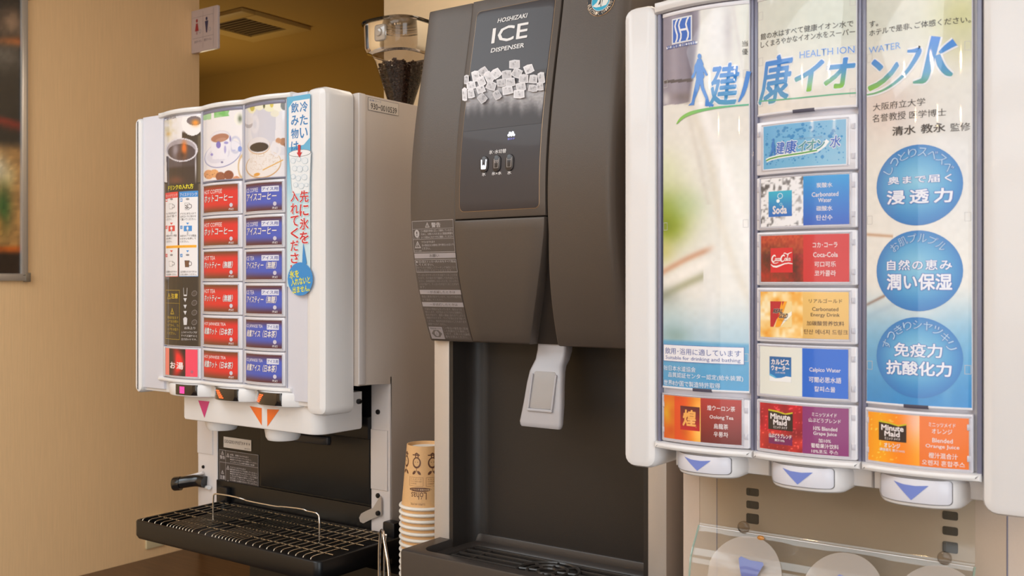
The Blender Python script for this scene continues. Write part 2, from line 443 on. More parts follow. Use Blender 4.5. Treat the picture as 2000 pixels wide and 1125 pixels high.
# counters
WOODM = bpy.data.materials.new('dark_wood'); WOODM.use_nodes = True
_nt = WOODM.node_tree; _b = _nt.nodes['Principled BSDF']; _b.inputs['Roughness'].default_value = .35
_tc = _nt.nodes.new('ShaderNodeTexCoord'); _mp = _nt.nodes.new('ShaderNodeMapping'); _mp.inputs['Scale'].default_value = (1.2, 26, 26)
_n = _nt.nodes.new('ShaderNodeTexNoise'); _n.inputs['Scale'].default_value = 5; _n.inputs['Detail'].default_value = 6
_r = _nt.nodes.new('ShaderNodeValToRGB'); _r.color_ramp.elements[0].color = (*lin((78, 52, 34)), 1); _r.color_ramp.elements[1].color = (*lin((112, 78, 52)), 1)
_r.color_ramp.elements[0].position = .3; _r.color_ramp.elements[1].position = .7
for a, b_ in ((_tc.outputs['Object'], _mp.inputs[0]), (_mp.outputs[0], _n.inputs['Vector']), (_n.outputs[0], _r.inputs[0]), (_r.outputs[0], _b.inputs['Base Color'])): _nt.links.new(a, b_)
ZC = -.813; ZP = -.475
t = thing('side_counter', (-2.0, 1.4, 0), 'low dark brown wood counter against the left wall', 'counter')
obj('worktop', box(B(), XW+.001, -1.535, .95, YE-.01, ZC-.03, ZC, .003), WOODM, t)
bm = B(); box(bm, XW+.02, -1.56, 1.0, YE-.03, -1.45, ZC-.03); obj('cabinet_body', bm, WOODM, t)
t = thing('machine_stand', (-.6, 1.3, 0), 'black cabinet that the drink and ice machines stand on', 'cabinet')
BLK = mat('stand_black', (20, 19, 20), .45)
def lshape(x0, xm, x1, ya, yb, yc, z0, z1): return ring_loft(B(), [[(x, y, z+CZ) for x, y in ((x0, yc), (x0, ya), (xm, ya), (xm, yb), (x1, yb), (x1, yc))] for z in (z0, z1)])
obj('stand_top', lshape(-1.50, -1.09, .42, 1.22, .95, 1.9, ZP-.03, ZP), BLK, t, smooth=0)
obj('cabinet_body', lshape(-1.49, -1.08, .40, 1.24, .98, 1.88, -1.45, ZP-.03), BLK, t, smooth=0)

# wall outlet on the left wall
SW = Side(XW)
a0, b1 = SW.hit(283.5, 1010); _, b0 = SW.hit(283.5, 1073); a1 = a0+.066
OUT = mat('outlet_ivory', (226, 208, 166), .5)
t = thing('wall_outlet', (XW, (a0+a1)/2, CZ+b0), 'ivory outlet plate low on the tan wall behind the drip tray', 'outlet')
obj('cover_plate', slab(B(), SW, a0, a1, b0, b1, .0005, .006, .002, .004), OUT, t)
obj('socket', slab(B(), SW, a0+.02, a1-.02, b0+.02, b1-.02, .006, .0075, .0008, .002), mat('socket_ivory', (205, 188, 150), .5), t)

# poster in a silver frame on the left wall
a1, _ = SW.hit(53, 300); ai, _ = SW.hit(37.5, 300); _, zb = SW.hit(52, 549); _, zi = SW.hit(30, 534); zt = .775
a0 = a1-.62
t = thing('poster_frame', (XW, (a0+a1)/2, CZ+zb), 'silver framed food poster hanging on the left wall', 'picture')
SIL = mat('silver_frame', (205, 198, 190), .3, metal=.6)
wd = a1-ai
for nm, q in (('frame_side', (a1-wd, a1-.003, zb+wd*.5, zt-.02)), ('frame_side', (a0+.003, a0+wd, zb+wd*.5, zt-.02)), ('frame_rail', (a0, a1, zt-.02, zt)), ('frame_rail', (a0, a1, zb, zi))):
    bm = B(); slab(bm, SW, *q, .0005, .013, .004, .0, 4)
    if nm == 'frame_side': slab(bm, SW, q[0]+wd*.72, q[1]-.001, q[2], q[3], .0005, .012, .002)
    obj(nm, bm, SIL, t)
for zc in (zb, zt-.02):
    obj('frame_corner', slab(B(), SW, a1-wd*.55, a1+.003, zc-.002, zc+.022, .0005, .015, .003), mat('corner_grey', (140, 128, 112), .4, metal=.4), t)
def food(x, y):
    c = np.stack([np.full_like(x, 30.), np.full_like(x, 25.), np.full_like(x, 22.)], -1)
    def put(m, col):
        nonlocal c; c = c*(1-m[..., None])+np.array(col)*m[..., None]
    put(blob(x, y, 20, 45, 30, 30), (150, 120, 95)); put(blob(x, y, 25, 82, 40, 9), (205, 100, 30)); put(blob(x, y, 5, 110, 40, 30), (95, 88, 80))
    put(sstep(225, 235, y-(x-10)*.25)*(1-sstep(236, 262, y-(x-10)*.25)), (120, 30, 18))
    put(sstep(270, 300, y), (176, 130, 74)); put(blob(x, y, 14, 345, 16, 22), (225, 195, 135)); put(blob(x, y, -5, 330, 18, 28), (240, 225, 190))
    put(blob(x, y, 5, 405, 15, 42), (48, 92, 40)); put(blob(x, y, -10, 440, 15, 20), (210, 150, 70))
    put(sstep(478, 484, y), (190, 95, 30)); put(sstep(486, 500, y), (40, 27, 20))
    n = vnoise(x/7, y/7, 3)[..., None]*.3+.85
    c = c*n; return c[..., 0], c[..., 1], c[..., 2]
p = Print(SW, .004); p.raster(a0+wd*.6, a1-wd*.9, zi-.002, zt-.015, 90, 120, food); p.build('food_poster', PR_CARD, t)

# restroom sign projecting from the end of the left wall
FS = Front(1.936)
a0 = XW+.0005; a1 = FS.hit(425, 50)[0]; _, b1 = FS.hit(378, 21); _, b0 = FS.hit(378, 104)
t = thing('restroom_sign', (XW, 1.936, CZ+b0), 'small white restroom sign jutting out from the end of the left wall', 'sign')
SG = mat('sign_plate', (206, 190, 190), .4)
obj('sign_plate', slab(B(), FS, a0, a1, b0, b1, -.008, 0, .0015, .004), SG, t)
p = Print(FS, .0004); W_ = a1-a0; H_ = b1-b0
ca, cb = a0+W_*.27, a0+W_*.64; gr = (160, 150, 155)
p.rect(a0+W_*.45, a0+W_*.458, b0+.01, b1-.008, gr); p.rect(a0+W_*.05, a0+W_*.84, b0+H_*.33, b0+H_*.338, gr); p.rect(a0+W_*.05, a0+W_*.84, b0+H_*.82, b0+H_*.826, gr)
p.rect(a0+W_*.84, a0+W_*.848, b0+.006, b1-.006, gr)
for c_, col in ((ca, (165, 40, 50)), (cb, (50, 50, 90))):
    y0 = b0+H_*.42
    p.ell(c_-.006, y0+H_*.32, .0045, .0055, col)
    if c_ == ca: p.poly([(c_-.010, y0+H_*.26), (c_-.002, y0+H_*.26), (c_+.003, y0+H_*.08), (c_-.015, y0+H_*.08)], col); p.rect(c_-.009, c_-.0075, y0, y0+H_*.08, col); p.rect(c_-.005, c_-.0035, y0, y0+H_*.08, col)
    else: p.poly([(c_-.014, y0+H_*.27), (c_+.002, y0+H_*.27), (c_-.001, y0+H_*.13), (c_-.0035, y0), (c_-.0085, y0), (c_-.011, y0+H_*.13)], col)
    p.ell(c_+.009, y0+H_*.06, .006, .006, (170, 170, 180)); p.layer(); p.ell(c_+.009, y0+H_*.06, .004, .004, (206, 190, 190))
    p.text('女子トイレ' if c_ == ca else '男子トイレ', c_-.018, c_+.018, b0+H_*.22, b0+H_*.28, (120, 112, 125))
p.build('pictograms', PR_MATT, t)
# ------------------------------------------------------------------ hot drink dispenser (left)
Y1 = 1.10; FL = Front(Y1); XC = [FL.hit(x, 500)[0] for x in (321, 396.8, 478.5, 562)]
def lobes(xc, bulge, Y):
    def f(a, b):
        for l, r in zip(xc, xc[1:]):
            if l < a < r: s = (2*a-l-r)/(r-l); return Y-bulge*(1-s*s)
        return Y
    return f
SL = Front(Y1, lobes(XC, .009, Y1))
XM0, XM1 = -1.634, -1.13; ZB, ZT = -.2003, .306
hot = thing('hot_drink_dispenser', ((XM0+XM1)/2, 1.35, CZ+ZP), 'white coffee and tea dispenser with red and blue buttons at the left', 'drink dispenser')
YR = 1.62
# cabinet
bm = B(); ring_loft(bm, [[(x, y, z+CZ) for y, z in ((1.1585, .304), (1.1585, -.165), (1.237, -.165), (1.237, -.449), (YR, -.449), (YR, .304))] for x in (XM0, XM1)])
bmesh.ops.bevel(bm, geom=bm.edges[:], offset=.002, segments=2, affect='EDGES', profile=.5)
obj('cabinet', bm, STEEL, hot)
obj('side_flange', box(B(), XM1-.012, XM1+.0012, 1.159, 1.175, -.163, .3045, .002), STEEL2, hot, 'lighter front edge of the cabinet')
bm = B(); box(bm, XM0+.02, XM1-.02, 1.26, YR-.05, ZP, -.449); obj('plinth', bm, BLK, hot)
# inner recess panels (sit on the front of the lower block)
FN = Front(1.2365)
xa = FN.hit(427.5, 900)[0]; xb = FN.hit(728, 900)[0]
for nm, q0, q1 in (('side_post', XM0, xa), ('side_post', xb, XM1)):
    bm = B(); slab(bm, FN, q0, q1, -.449, -.155, 0, .004, .0015)
    slab(bm, FN, q0+.001, (q1-.012 if q0 == XM0 else q1-.004), -.33 if q0 == XM0 else -.345, -.243 if q0 == XM0 else -.245, .004, .0065, .001)
    obj(nm, bm, STEEL2, hot)
obj('back_panel', slab(B(), FN, xa, xb, -.449, -.155, 0, .002, .0), BLACKG, hot, 'glossy black panel behind the spouts')
xd = FN.hit(513, 930)[0]
bm = B(); slab(bm, FN, xd+.002, xb-.001, -.372, -.262, .002, .007, .0015, .002)
slab(bm, FN, xa, xb, -.262, -.225, .002, .012, .002)
obj('service_door', bm, BLACK, hot)
bm = B(); x0 = FN.hit(556, 870)[0]; x1 = FN.hit(650, 880)[0]
slab(bm, Front(1.2365, lambda a, b: 1.2365-.006*(1-((2*a-x0-x1)/(x1-x0))**2)), x0, x1, -.281, -.266, .002, .012, .003, .003, 10)
obj('door_handle', bm, mat('handle_black', (44, 42, 44), .35), hot)
bm = B(); slab(bm, FN, xa, xb, -.446, -.376, .002, .006, .001); obj('splash_strip', bm, BLACKG, hot)
# screws, bracket, latch handle
def screw(parent, S, px, py, r=.0042, d=.0045, name='screw'):
    a, b = S.hit(px, py); p0 = S.pt(a, b, d-.003); p1 = S.pt(a, b, d+.0025)
    bm = B(); cyl(bm, p0, p1-p0, r, (p1-p0).length, 14, bev=.0012)
    obj(name, bm, SCREWB, parent, smooth=30)
screw(hot, FN, 742, 804); screw(hot, FN, 742, 967); screw(hot, FN, 401, 911, .0032); screw(hot, Front(1.159), 702, 784, .0042, .0015)
FB = Front(1.222)
pts = [(750, 967), (752, 977), (752, 1004), (735, 1011), (717, 1020), (711, 1017), (709, 1009), (713, 1001), (722, 996), (736, 990)]
def plate(S, pts, d0, d1, m, name, parent):
    bm = B(); h = [S.hit(*p) for p in pts]
    ring_loft(bm, [[S.pt(a, b, d0) for a, b in h], [S.pt(a, b, d1) for a, b in h]]); obj(name, bm, m, parent, smooth=0)
plate(FN, [(x, y) for x, y in pts], .0065, .0095, mat('bracket_steel', (190, 180, 172), .35, metal=.4), 'hinge_bracket', hot); screw(hot, FN, 747, 1000, .0042, .011)
# left swing latch with black grip
a, b = FN.hit(405, 936)
bm = B(); tube(bm, smoothpts([(a+.006, 1.226, CZ+b-.003), (a-.012, 1.222, CZ+b-.001), (a-.026, 1.208, CZ+b-.003), (a-.040, 1.197, CZ+b-.006)], 2), .0115, 12)
for v in bm.verts: pass
cyl(bm, (a-.034, 1.201, CZ+b-.006), (-1, -.55, -.12), .0135, .016, 16, bev=.004)
obj('latch_grip', bm, mat('grip_black', (20, 19, 20), .22, coat=.6), hot)
bm = B(); tube(bm, [(a-.002, 1.228, CZ+b+.014), (a-.02, 1.222, CZ+b+.008), (a-.04, 1.21, CZ+b+.002)], .003, 8); obj('latch_arm', bm, STEEL2, hot)
bm = B(); a, b = FN.hit(405, 951); cyl(bm, (a, 1.232, CZ+b), (1, -.3, .15), .004, .02, 12); obj('latch_pin', bm, WHITE, hot)
# label plates on the recess
p = Print(FN, .0028)
a0, a1, b0, b1 = *[FN.hit(x, 880)[0] for x in (439, 493)], FN.hit(439, 873)[1], FN.hit(439, 852)[1]
p.rect(a0, a1, b0, b1, (206, 200, 196)); p.layer()
p.text('S3DGDE31PXSTX＊＊＊', a0+.003, a1-.003, b0+.009, b0+.0155, (60, 55, 58), bold=.01); p.text('2019/05/10', a1-.019, a1-.003, b0+.002, b0+.0045, (90, 85, 88))
X = lambda x: FN.hit(x, 900)[0]; Z = lambda x, y: FN.hit(x, y)[1]
G1 = (185, 182, 188); DK = (34, 34, 44)
za, zc = Z(431, 877), Z(431, 952); x0, x1 = X(431), X(507)
p.rect(x0, x1, zc, za, DK); p.layer(); p.frame(x0, x1, zc, za, .0005, G1); xm = X(443); p.rect(xm, xm+.0005, zc, za, G1)
h = za-zc
for fz in (.33,): p.rect(x0, x1, za-h*fz, za-h*fz+.0012, (120, 118, 126))
def tri(p, a, b, s, col, ins=(34, 34, 44), mark=True):
    p.poly([(a-s, b-s*.8), (a+s, b-s*.8), (a, b+s)], col); p.layer(); p.poly([(a-s*.66, b-s*.6), (a+s*.66, b-s*.6), (a, b+s*.6)], ins); p.layer()
    if mark: p.rect(a-s*.1, a+s*.1, b-s*.25, b+s*.3, col); p.rect(a-s*.1, a+s*.1, b-s*.52, b-s*.36, col)
    p.k -= 2
tri(p, (x0+xm)/2, za-h*.08, .004, G1); p.text('警告', x0+.002, xm-.002, za-h*.24, za-h*.15, G1, bold=.02)
tri(p, (x0+xm)/2, za-h*.58, .004, G1); p.text('注意', x0+.002, xm-.002, za-h*.76, za-h*.66, G1, bold=.02)
for fz in (.12, .44, .82): tri(p, xm+.007, za-h*fz, .0045, G1)
rows = [(.08, '感電、漏電のおそれあり'), (.14, '●水をかけないでください。'), (.20, '●電源プラグを抜いてから掃除してください。'), (.26, '　メンテナンスは専門業者に依頼'),
        (.40, 'やけどのおそれあり'), (.455, '●熱湯が出ますので注意してください。'), (.51, '●抽出中は手を入れないでください。'), (.565, '●抽出口に触らないでください。カップを取る'),
        (.62, '　ときは必ず抽出が終わってから'), (.675, '　取り出してください。やけどします。'), (.73, '　お子様には使わせないでください。'), (.80, 'けがのおそれあり'), (.86, '●扉を開けるときは手をはさまない'), (.92, '　ように注意して開閉してください。')]
for fz, s in rows:
    wv = (x1-xm-.016)*min(1, len(s)/19+.1)
    p.text(s, xm+.0135, xm+.0135+wv, za-h*(fz+.035), za-h*fz+.0003, G1, res=1, bold=.01)
p.text('故障、その他のお問い合わせは下記までご連絡ください', x0+.001, x1-.006, zc-.006, zc-.0025, G1, res=1)
p.build('warning_label', PR_CARD, hot, 'white printed warning label on black')
# drip tray
TZ = -.415
tray = thing('drip_tray', (-1.335, 1.14, CZ-.447), 'black drip tray with a wire grate under the white coffee dispenser', 'drip tray')
TX0, TX1, TY0, TY1 = -1.562, -1.10, 1.043, 1.236
def rrect(x0, x1, y0, y1, r, n=5, rs=None):
    rs = rs or (r, r, r, r); P = []
    for (cx, cy, t0), q in zip(((x1, y1, 0), (x0, y1, PI/2), (x0, y0, PI), (x1, y0, 1.5*PI)), rs):
        ox = cx-q if cx == x1 else cx+q; oy = cy-q if cy == y1 else cy+q
        P += [(ox+q*math.cos(t0+PI/2*k/n), oy+q*math.sin(t0+PI/2*k/n)) for k in range(n+1)]
    return P
def tray_mesh(x0, x1, y0, y1, zb, zt, wall, r, floor):
    R = lambda i, z, rr: [(a, b, z+CZ) for a, b in rrect(x0+i, x1-i, y0+i, y1-i, rr)]
    return ring_loft(B(), [R(.004, zb, r-.004), R(0, zb+.006, r), R(0, zt-.002, r), R(.001, zt-.0005, r-.001), R(.002, zt, r-.002), R(wall, zt, r-wall+.001), R(wall+.001, zt-.002, r-wall), R(wall+.003, floor, r-wall)])
obj('tray_body', tray_mesh(TX0, TX1, TY0, TY1, -.447, TZ, .006, .012, -.438), BLACK, tray)
bm = B(); box(bm, TX1-.03, TX1-.004, TY1-.022, TY1-.002, TZ-.001, TZ+.024, .003); box(bm, TX0+.004, TX0+.03, TY1-.016, TY1-.002, TZ-.001, TZ+.03, .003); obj('tray_bracket', bm, BLACK, tray)
bm = B(); gx0, gx1, gy0, gy1 = TX0+.012, TX1-.012, TY0+.008, TY1-.012; x = gx0; xs = []
pat = [.0175]*4+[.0085]*8+[.0175]*3+[.0085]*8+[.0165]*12; i = 0
while x < gx1: xs.append(x); x += pat[i % len(pat)]; i += 1
for x in xs:
    tube(bm, [(x, gy0, CZ+TZ-.014), (x, gy0+.0008, CZ+TZ-.004), (x, gy0+.0035, CZ+TZ+.0005), (x, gy0+.008, CZ+TZ+.002), (x, gy1, CZ+TZ+.002)], .00115, 6)
for y in np.linspace(gy0+.035, gy1-.004, 5): tube(bm, [(gx0, y, CZ+TZ-.0002), (gx1, y, CZ+TZ-.0002)], .0013, 6)
obj('grate_wire', bm, WIRE, tray, smooth=80)
bm = B(); zt_ = -.367; c0, c1, yw = -1.44, -1.176, 1.118
path = [(c0, yw, CZ+TZ), (c0, yw, CZ+zt_-.004), (c0+.004, yw, CZ+zt_), (c0+.012, yw, CZ+zt_+.001), (c0+.055, yw, CZ+zt_+.002), (c0+.075, yw+.004, CZ+zt_-.001), (c0+.085, yw+.005, CZ+zt_-.003), (c0+.16, yw+.005, CZ+zt_-.003), (c0+.17, yw+.004, CZ+zt_-.001), (c0+.225, yw, CZ+zt_+.003), (c0+.235, yw+.002, CZ+zt_), (c1-.012, yw, CZ+zt_+.001), (c1-.004, yw, CZ+zt_), (c1, yw, CZ+zt_-.005), (c1, yw, CZ+TZ)]
tube(bm, smoothpts(path, 1), .0014, 8); obj('cup_stop_wire', bm, CHROME, tray, smooth=80)
tray['label'] = 'black drip tray with a wire grate under the white coffee dispenser'
# bezel ------------------------------------------------------
XE = [FL.hit(x, 500)[0] for x in (268, 281.5, 599, 635)]
bm = B(); slab(bm, FL, XE[0]+.004, XE[3]-.004, ZB+.004, ZT-.002, -.056, -.004, .002, .01)
obj('bezel_back', bm, WHITE, hot)
zA = lambda x, y: SL.hit(x, y)[1]
ztop = zA(360, 225)+.0; ZRB = -.1745; zbot = ZRB+.0065
# rails
def lobe_slab(bm, S, xc, b0, b1, d0, d1, bev, ext=0, nx=10):
    slab(bm, S, xc[0]-ext, xc[-1]+ext, b0, b1, d0, d1, bev, 0, nx*(len(xc)-1))
bm = B(); lobe_slab(bm, SL, XC, ztop+.003, ZT, -.05, .006, .004, .012, 14); obj('top_rail', bm, WHITE, hot)
bm = B(); lobe_slab(bm, SL, XC, ZRB, zbot, -.05, .006, .003, .012, 14); obj('bottom_rail', bm, WHITE, hot)
bm = B(); slab(bm, FL, XE[1]-.002, XC[0], ZB+.010, ZT-.003, -.01, .001, .001); obj('front_panel', bm, WHITE2, hot)
bm = B(); slab(bm, FL, XC[3]+.001, XE[2]+.003, ZB+.012, ZT-.003, -.01, .001, .001); obj('front_panel', bm, WHITE2, hot)
bm = B(); slab(bm, FL, XE[0], XE[1], ZB, ZT-.004, -.05, .006, .006, .012, 4); obj('side_cheek', bm, WHITE, hot)
bm = B(); slab(bm, FL, XE[2], XE[3]+.006, ZB-.008, ZT+.002, -.056, .005, .012, .014, 4); obj('side_cheek', bm, WHITE, hot)
bm = B(); slab(bm, SL, XC[0], XC[3], zbot, ztop+.004, -.012, -.004, 0, 0, 30); obj('column_backing', bm, WHITE2, hot)
bm = B()
for x in XC[1:3]: slab(bm, FL, x-.0023, x+.0023, zbot, ztop+.003, -.004, .003, .001)
for x in (XC[0]+.001, XC[3]-.001): slab(bm, FL, x-.0013, x+.0013, zbot, ztop+.003, -.004, .0025, .0006)
obj('mullion', bm, MULL2, hot)
PB = (.0045, 0)
def colx(i, m=.0035): return XC[i]+m, XC[i+1]-m
# --- column 1 : iced coffee poster, how-to chart, black status strip, hot water button
c0, c1 = colx(0, .0025); z0 = zA(326, 674); 
bm = B(); slab(bm, SL, c0, c1, z0, ztop, -.004, .001, .0006, 0, 10); pc = obj('poster_card', bm, FRAME, hot)
p = Print(SL, .0014)
def ic(x, y):
    c = np.stack([np.full_like(x, 238.), np.full_like(x, 232.), np.full_like(x, 234.)], -1)
    def put(m, col):
        nonlocal c; m = np.clip(m, 0, 1)[..., None]; c = c*(1-m)+np.array(col, float)*m
    n = vnoise(x/5, y/5, 7)
    put(blob(x, y, 332, 250, 12, 30)*.5*n, (190, 170, 90)); put(blob(x, y, 330, 262, 4, 4)*.7, (220, 170, 80))
    put(sstep(356, 357.5, x)*sstep(254, 262, y+ (x-375)*.0), (40, 30, 24)); put(sstep(385, 390, x)*sstep(262, 266, y), (88, 76, 56))
    e = ((x-377)/21)**2+((y-240)/25)**2; put((e < 1), (246, 240, 240)); put(((x-381)/15)**2+((y-236)/9)**2 < 1, (110, 100, 110)); put(blob(x, y, 383, 240, 7, 6)*1.2, (240, 150, 50))
    put(((y > 356)+0.)*1, (20, 16, 16))
    # glass
    gl = (x > 326+np.clip((y-300)*.03, 0, 9)) & (x < 386-np.clip((y-290)*.09, 0, 12)) & (y > 305)
    put(gl*.9, (62, 52, 62)); put(gl*sstep(322, 330, y+(x-355)*.08)*.9, (38, 24, 28)); put(gl*blob(x, y, 345, 352, 14, 8)*.6, (140, 70, 50))
    e = ((x-356)/30)**2+((y-293)/22)**2; put((e < 1)*1., (170, 160, 168)); put(((x-356)/27)**2+((y-297)/16)**2 < 1, (72, 58, 66))
    put(blob(x, y, 344, 294, 6, 15)*1.1, (150, 140, 150)); put(blob(x, y, 361, 291, 5, 14)*1.3, (225, 110, 30)); put(blob(x, y, 356, 303, 9, 6)*.9, (60, 30, 25)); put(blob(x, y, 352, 303, 3, 10)*.8, (90, 60, 60))
    rim = np.abs(np.sqrt(((x-356)/30)**2+((y-293)/22)**2)-1) < .05; put(rim*1., (220, 214, 222))
    put(blob(x, y, 383.5, 325, 1.3, 28)*1., (225, 220, 228))
    # black area below poster
    put((y > 359)*1., (24, 19, 20)); put((y > 359)*np.clip(sstep(331, 322, x)+sstep(386, 392, x), 0, 1)*.75, (128, 112, 90)); 
    return c[..., 0], c[..., 1], c[..., 2]
p.raster(c0+.001, c1-.001, z0+.001, ztop-.003, 80, 330, ic); p.layer()
p.pt_('GEORGIA', 326.5, 229, 236, 345, (120, 112, 115), res=1)
p.pt_('ドリンクの入れ方', 330, 363, 372.5, 379, (240, 225, 40), bold=.04)
R_, B_ = (228, 60, 60), (40, 140, 215); WH = (240, 236, 238)
for x0, x1, col, hd in ((324.5, 349, R_, 'ホットドリンク'), (351.5, 388.5, B_, 'アイスドリンク')):
    q = p.bb(x0, 375 if x0 < 340 else 372.5, x1, 541); p.rect(q[0], q[1], q[2], q[3], col); p.layer(); zt_ = q[3]
    p.rect(q[0]+.0006, q[1]-.0006, q[2]+.0008, q[3]-.0105, WH); p.layer(); p.text(hd, q[0]+.0025, q[1]-.002, q[3]-.0085, q[3]-.003, (250, 245, 245)); p.k -= 2
def mug(x, y, s, full, ice=False):
    k = (120, 115, 120)
    p.layer(2); p.ppoly([(x-s, y-s*1.3), (x+s, y-s*1.3), (x+s*.8, y+s*1.4), (x-s*.8, y+s*1.4)], k); p.pell(x+s*1.2, y, s*.7, s*.9, k); p.layer(); p.pell(x+s*1.2, y, s*.45, s*.65, WH)
    p.layer(); p.ppoly([(x-s*.85, y-s*1.15), (x+s*.85, y-s*1.15), (x+s*.68, y+s*1.25), (x-s*.68, y+s*1.25)], WH if not full else (110, 70, 50))
    if ice:
        p.layer(); [p.pell(x+dx*s, y+dy*s, s*.28, s*.28, k) for dx, dy in ((-.4, -.3), (.3, -.5), (0, .1), (.4, .4), (-.4, .6), (.05, .8))]; p.k -= 1
    p.k -= 4
for x, xs, col in ((336.5, 3.9, R_), (368, 5, B_)):
    for yy in (394, 498): 
        if True:
            p.layer(2); p.pell(x, yy-5 if yy < 400 else yy, xs*.7, 2, (140, 138, 145)); p.k -= 2
    mug(x-1, 403, xs, False, x > 350); mug(x-1, 515, xs, x > 350)
    p.layer(2); p.ppoly([(x-3, 435), (x+3, 435), (x, 439)], col); p.ppoly([(x-3, 489), (x+3, 489), (x, 493)], col)
    q = p.bb(x-xs*1.5, 440.5, x+xs*1.7, 452); p.rect(*q, col); p.layer(); p.pell(x, 446, 2, 3.4, WH); p.ppoly([(x-.6, 448), (x+1.2, 448), (x+1.6, 458), (x-1.4, 458)], (190, 188, 195)); p.k -= 1
    for n, yy in (('1', 391), ('2', 444), ('3', 499)):
        q = p.bb(x-xs*2.9, yy-3.2, x-xs*2.0, yy+3.2); p.rect(*q, col); p.layer(); p.text(n, q[0]+.0008, q[1]-.0008, q[2]+.0015, q[3]-.0015, WH); p.k -= 1
    p.k -= 2
p.layer(2)
TG = (70, 66, 74)
for x0, x1, yy, L in ((353.5, 384.5, 418, ('グラスに氷を入れて', '注ぎ口の下に合わせ', 'て置いてください。')), (353.5, 384.5, 461, ('お好みのアイス商品', 'のボタンを押して', 'ください。')), (354, 386, 531, ('注ぎ終わるまでその', 'ままお待ちください。')),
                      (326.5, 346.5, 418, ('カップを注ぎ口の下', 'に合わせて置いて', 'ください。')), (326.5, 346.5, 461, ('お好みのホット商品', 'ボタンを押して', 'ください。')), (326.5, 347, 531, ('注ぎ終わるまでその', 'ままお待ちください。'))):
    for i, s in enumerate(L):
        y_ = yy+i*5.6; wv = (x1-x0)*(1 if len(s) > 7 else .55); p.pt_(s, x0, y_-2.2, y_+2.0, x0+wv, TG, res=1, bold=.01)
q = p.bb(326, 478, 385.5, 485); p.layer(); p.rect(*q, (248, 180, 40)); p.layer(); p.text('抽出中は手を入れないでください。', q[0]+.004, q[1]-.003, q[2]+.0015, q[3]-.0015, (225, 100, 40), res=1); p.k -= 2
YL = (190, 160, 40)
q = p.bb(325.5, 566, 352.5, 663); p.frame(*q, .0006, YL); p.rect(q[0], q[1], q[3]-(q[3]-q[2])*.27, q[3]-(q[3]-q[2])*.265, YL)
p.tb('⚠注意', 329, 573, 349, 584, (225, 190, 50), bold=.03)
a, b = SL.hit(338, 608); tri(p, a, b, .0065, YL, (34, 28, 26))
for i, s in enumerate(('熱湯が出ます', 'ので注ぎ終わ', 'ってから、カ', 'ップをお取り', 'ください。')): p.tb(s, 329, 617+i*7.6, 350 if i < 4 else 345, 623.5+i*7.6, YL, res=1)
GW = (215, 212, 216)
a, b = SL.hit(363.5, 571)
p.ribbon([(a-.0045, b+.008), (a-.0035, b-.006)], .0008, GW); p.ribbon([(a+.0045, b+.008), (a+.0035, b-.006)], .0008, GW); p.rect(a-.0035, a+.0035, b-.0065, b-.004, GW)
for yy in (586, 599, 611): p.ppoly([(360, yy-3.6), (366.6, yy-3.8), (363.3, yy+4)], GW)
p.ppoly([(359.5, 621.5), (367.5, 621.5), (366.5, 634.5), (360.5, 634.5)], GW); p.ppoly([(361, 619.5), (366, 619.5), (366, 621.5), (361, 621.5)], GW)
for yy in (573, 591.5, 610.5, 629.5):
    q = p.bb(375.5, yy-5, 387, yy+5); p.ell((q[0]+q[1])/2, (q[2]+q[3])/2, (q[1]-q[0])/2, .0048, (130, 125, 128), n=8, rot=.39); p.layer(); p.ell((q[0]+q[1])/2, (q[2]+q[3])/2, (q[1]-q[0])/2-.0008, .004, (60, 52, 50), n=8, rot=.39); p.k -= 1
p.tb('出来上り', 362, 637.5, 383, 643.5, GW)
for i, s in enumerate(('上の4つのランプが', 'すべて点滅すると', '注ぎ終わりです。')): p.tb(s, 355.5, 646+i*7, 386.5, 651.8+i*7, GW, res=1)
p.build('instruction_poster', PR_GLOSS, pc, bis=PB)
def button(S, par, out, prt, cols, label=None, rim=True, d=.003, name='drink_button'):
    """out=(a0,a1,b0,b1) ; prt(print, card) draws"""
    bm = B(); slab(bm, S, *out, -.004, d, .0012, .0015, 10)
    o = obj(name, bm, FRAME, par, label)
    return o
def card_print(S, o, card, draw, d=.0034, m=PR_CARD, bis=PB, rw=.0012, rimm=CLEARRIM):
    bm = B(); a0, a1, b0, b1 = card
    for q in ((a0-rw*1.6, a1+rw*1.6, b1+rw*.4, b1+rw*1.4), (a0-rw*1.6, a1+rw*1.6, b0-rw*1.4, b0-rw*.4), (a0-rw*1.6, a0-rw*.6, b0-rw*.4, b1+rw*.4), (a1+rw*.6, a1+rw*1.6, b0-rw*.4, b1+rw*.4)):
        slab(bm, S, *q, d-.0006, d+.0004, .0003, 0, 8)
    obj('button_rim', bm, rimm, o)
    p = Print(S, d); draw(p, card); p.build('printed_card', m, o, bis=bis)
def qbox(S, x0, yt0, yb0, x1, yt1, yb1):
    xm = (x0+x1)/2; a0 = S.hit(x0, yt0)[0]; a1 = S.hit(x1, yt1)[0]
    b1 = (S.hit(x0, yt0)[1]+S.hit(x1, yt1)[1])/2; b0 = (S.hit(x0, yb0)[1]+S.hit(x1, yb1)[1])/2
    return a0, a1, b0, b1
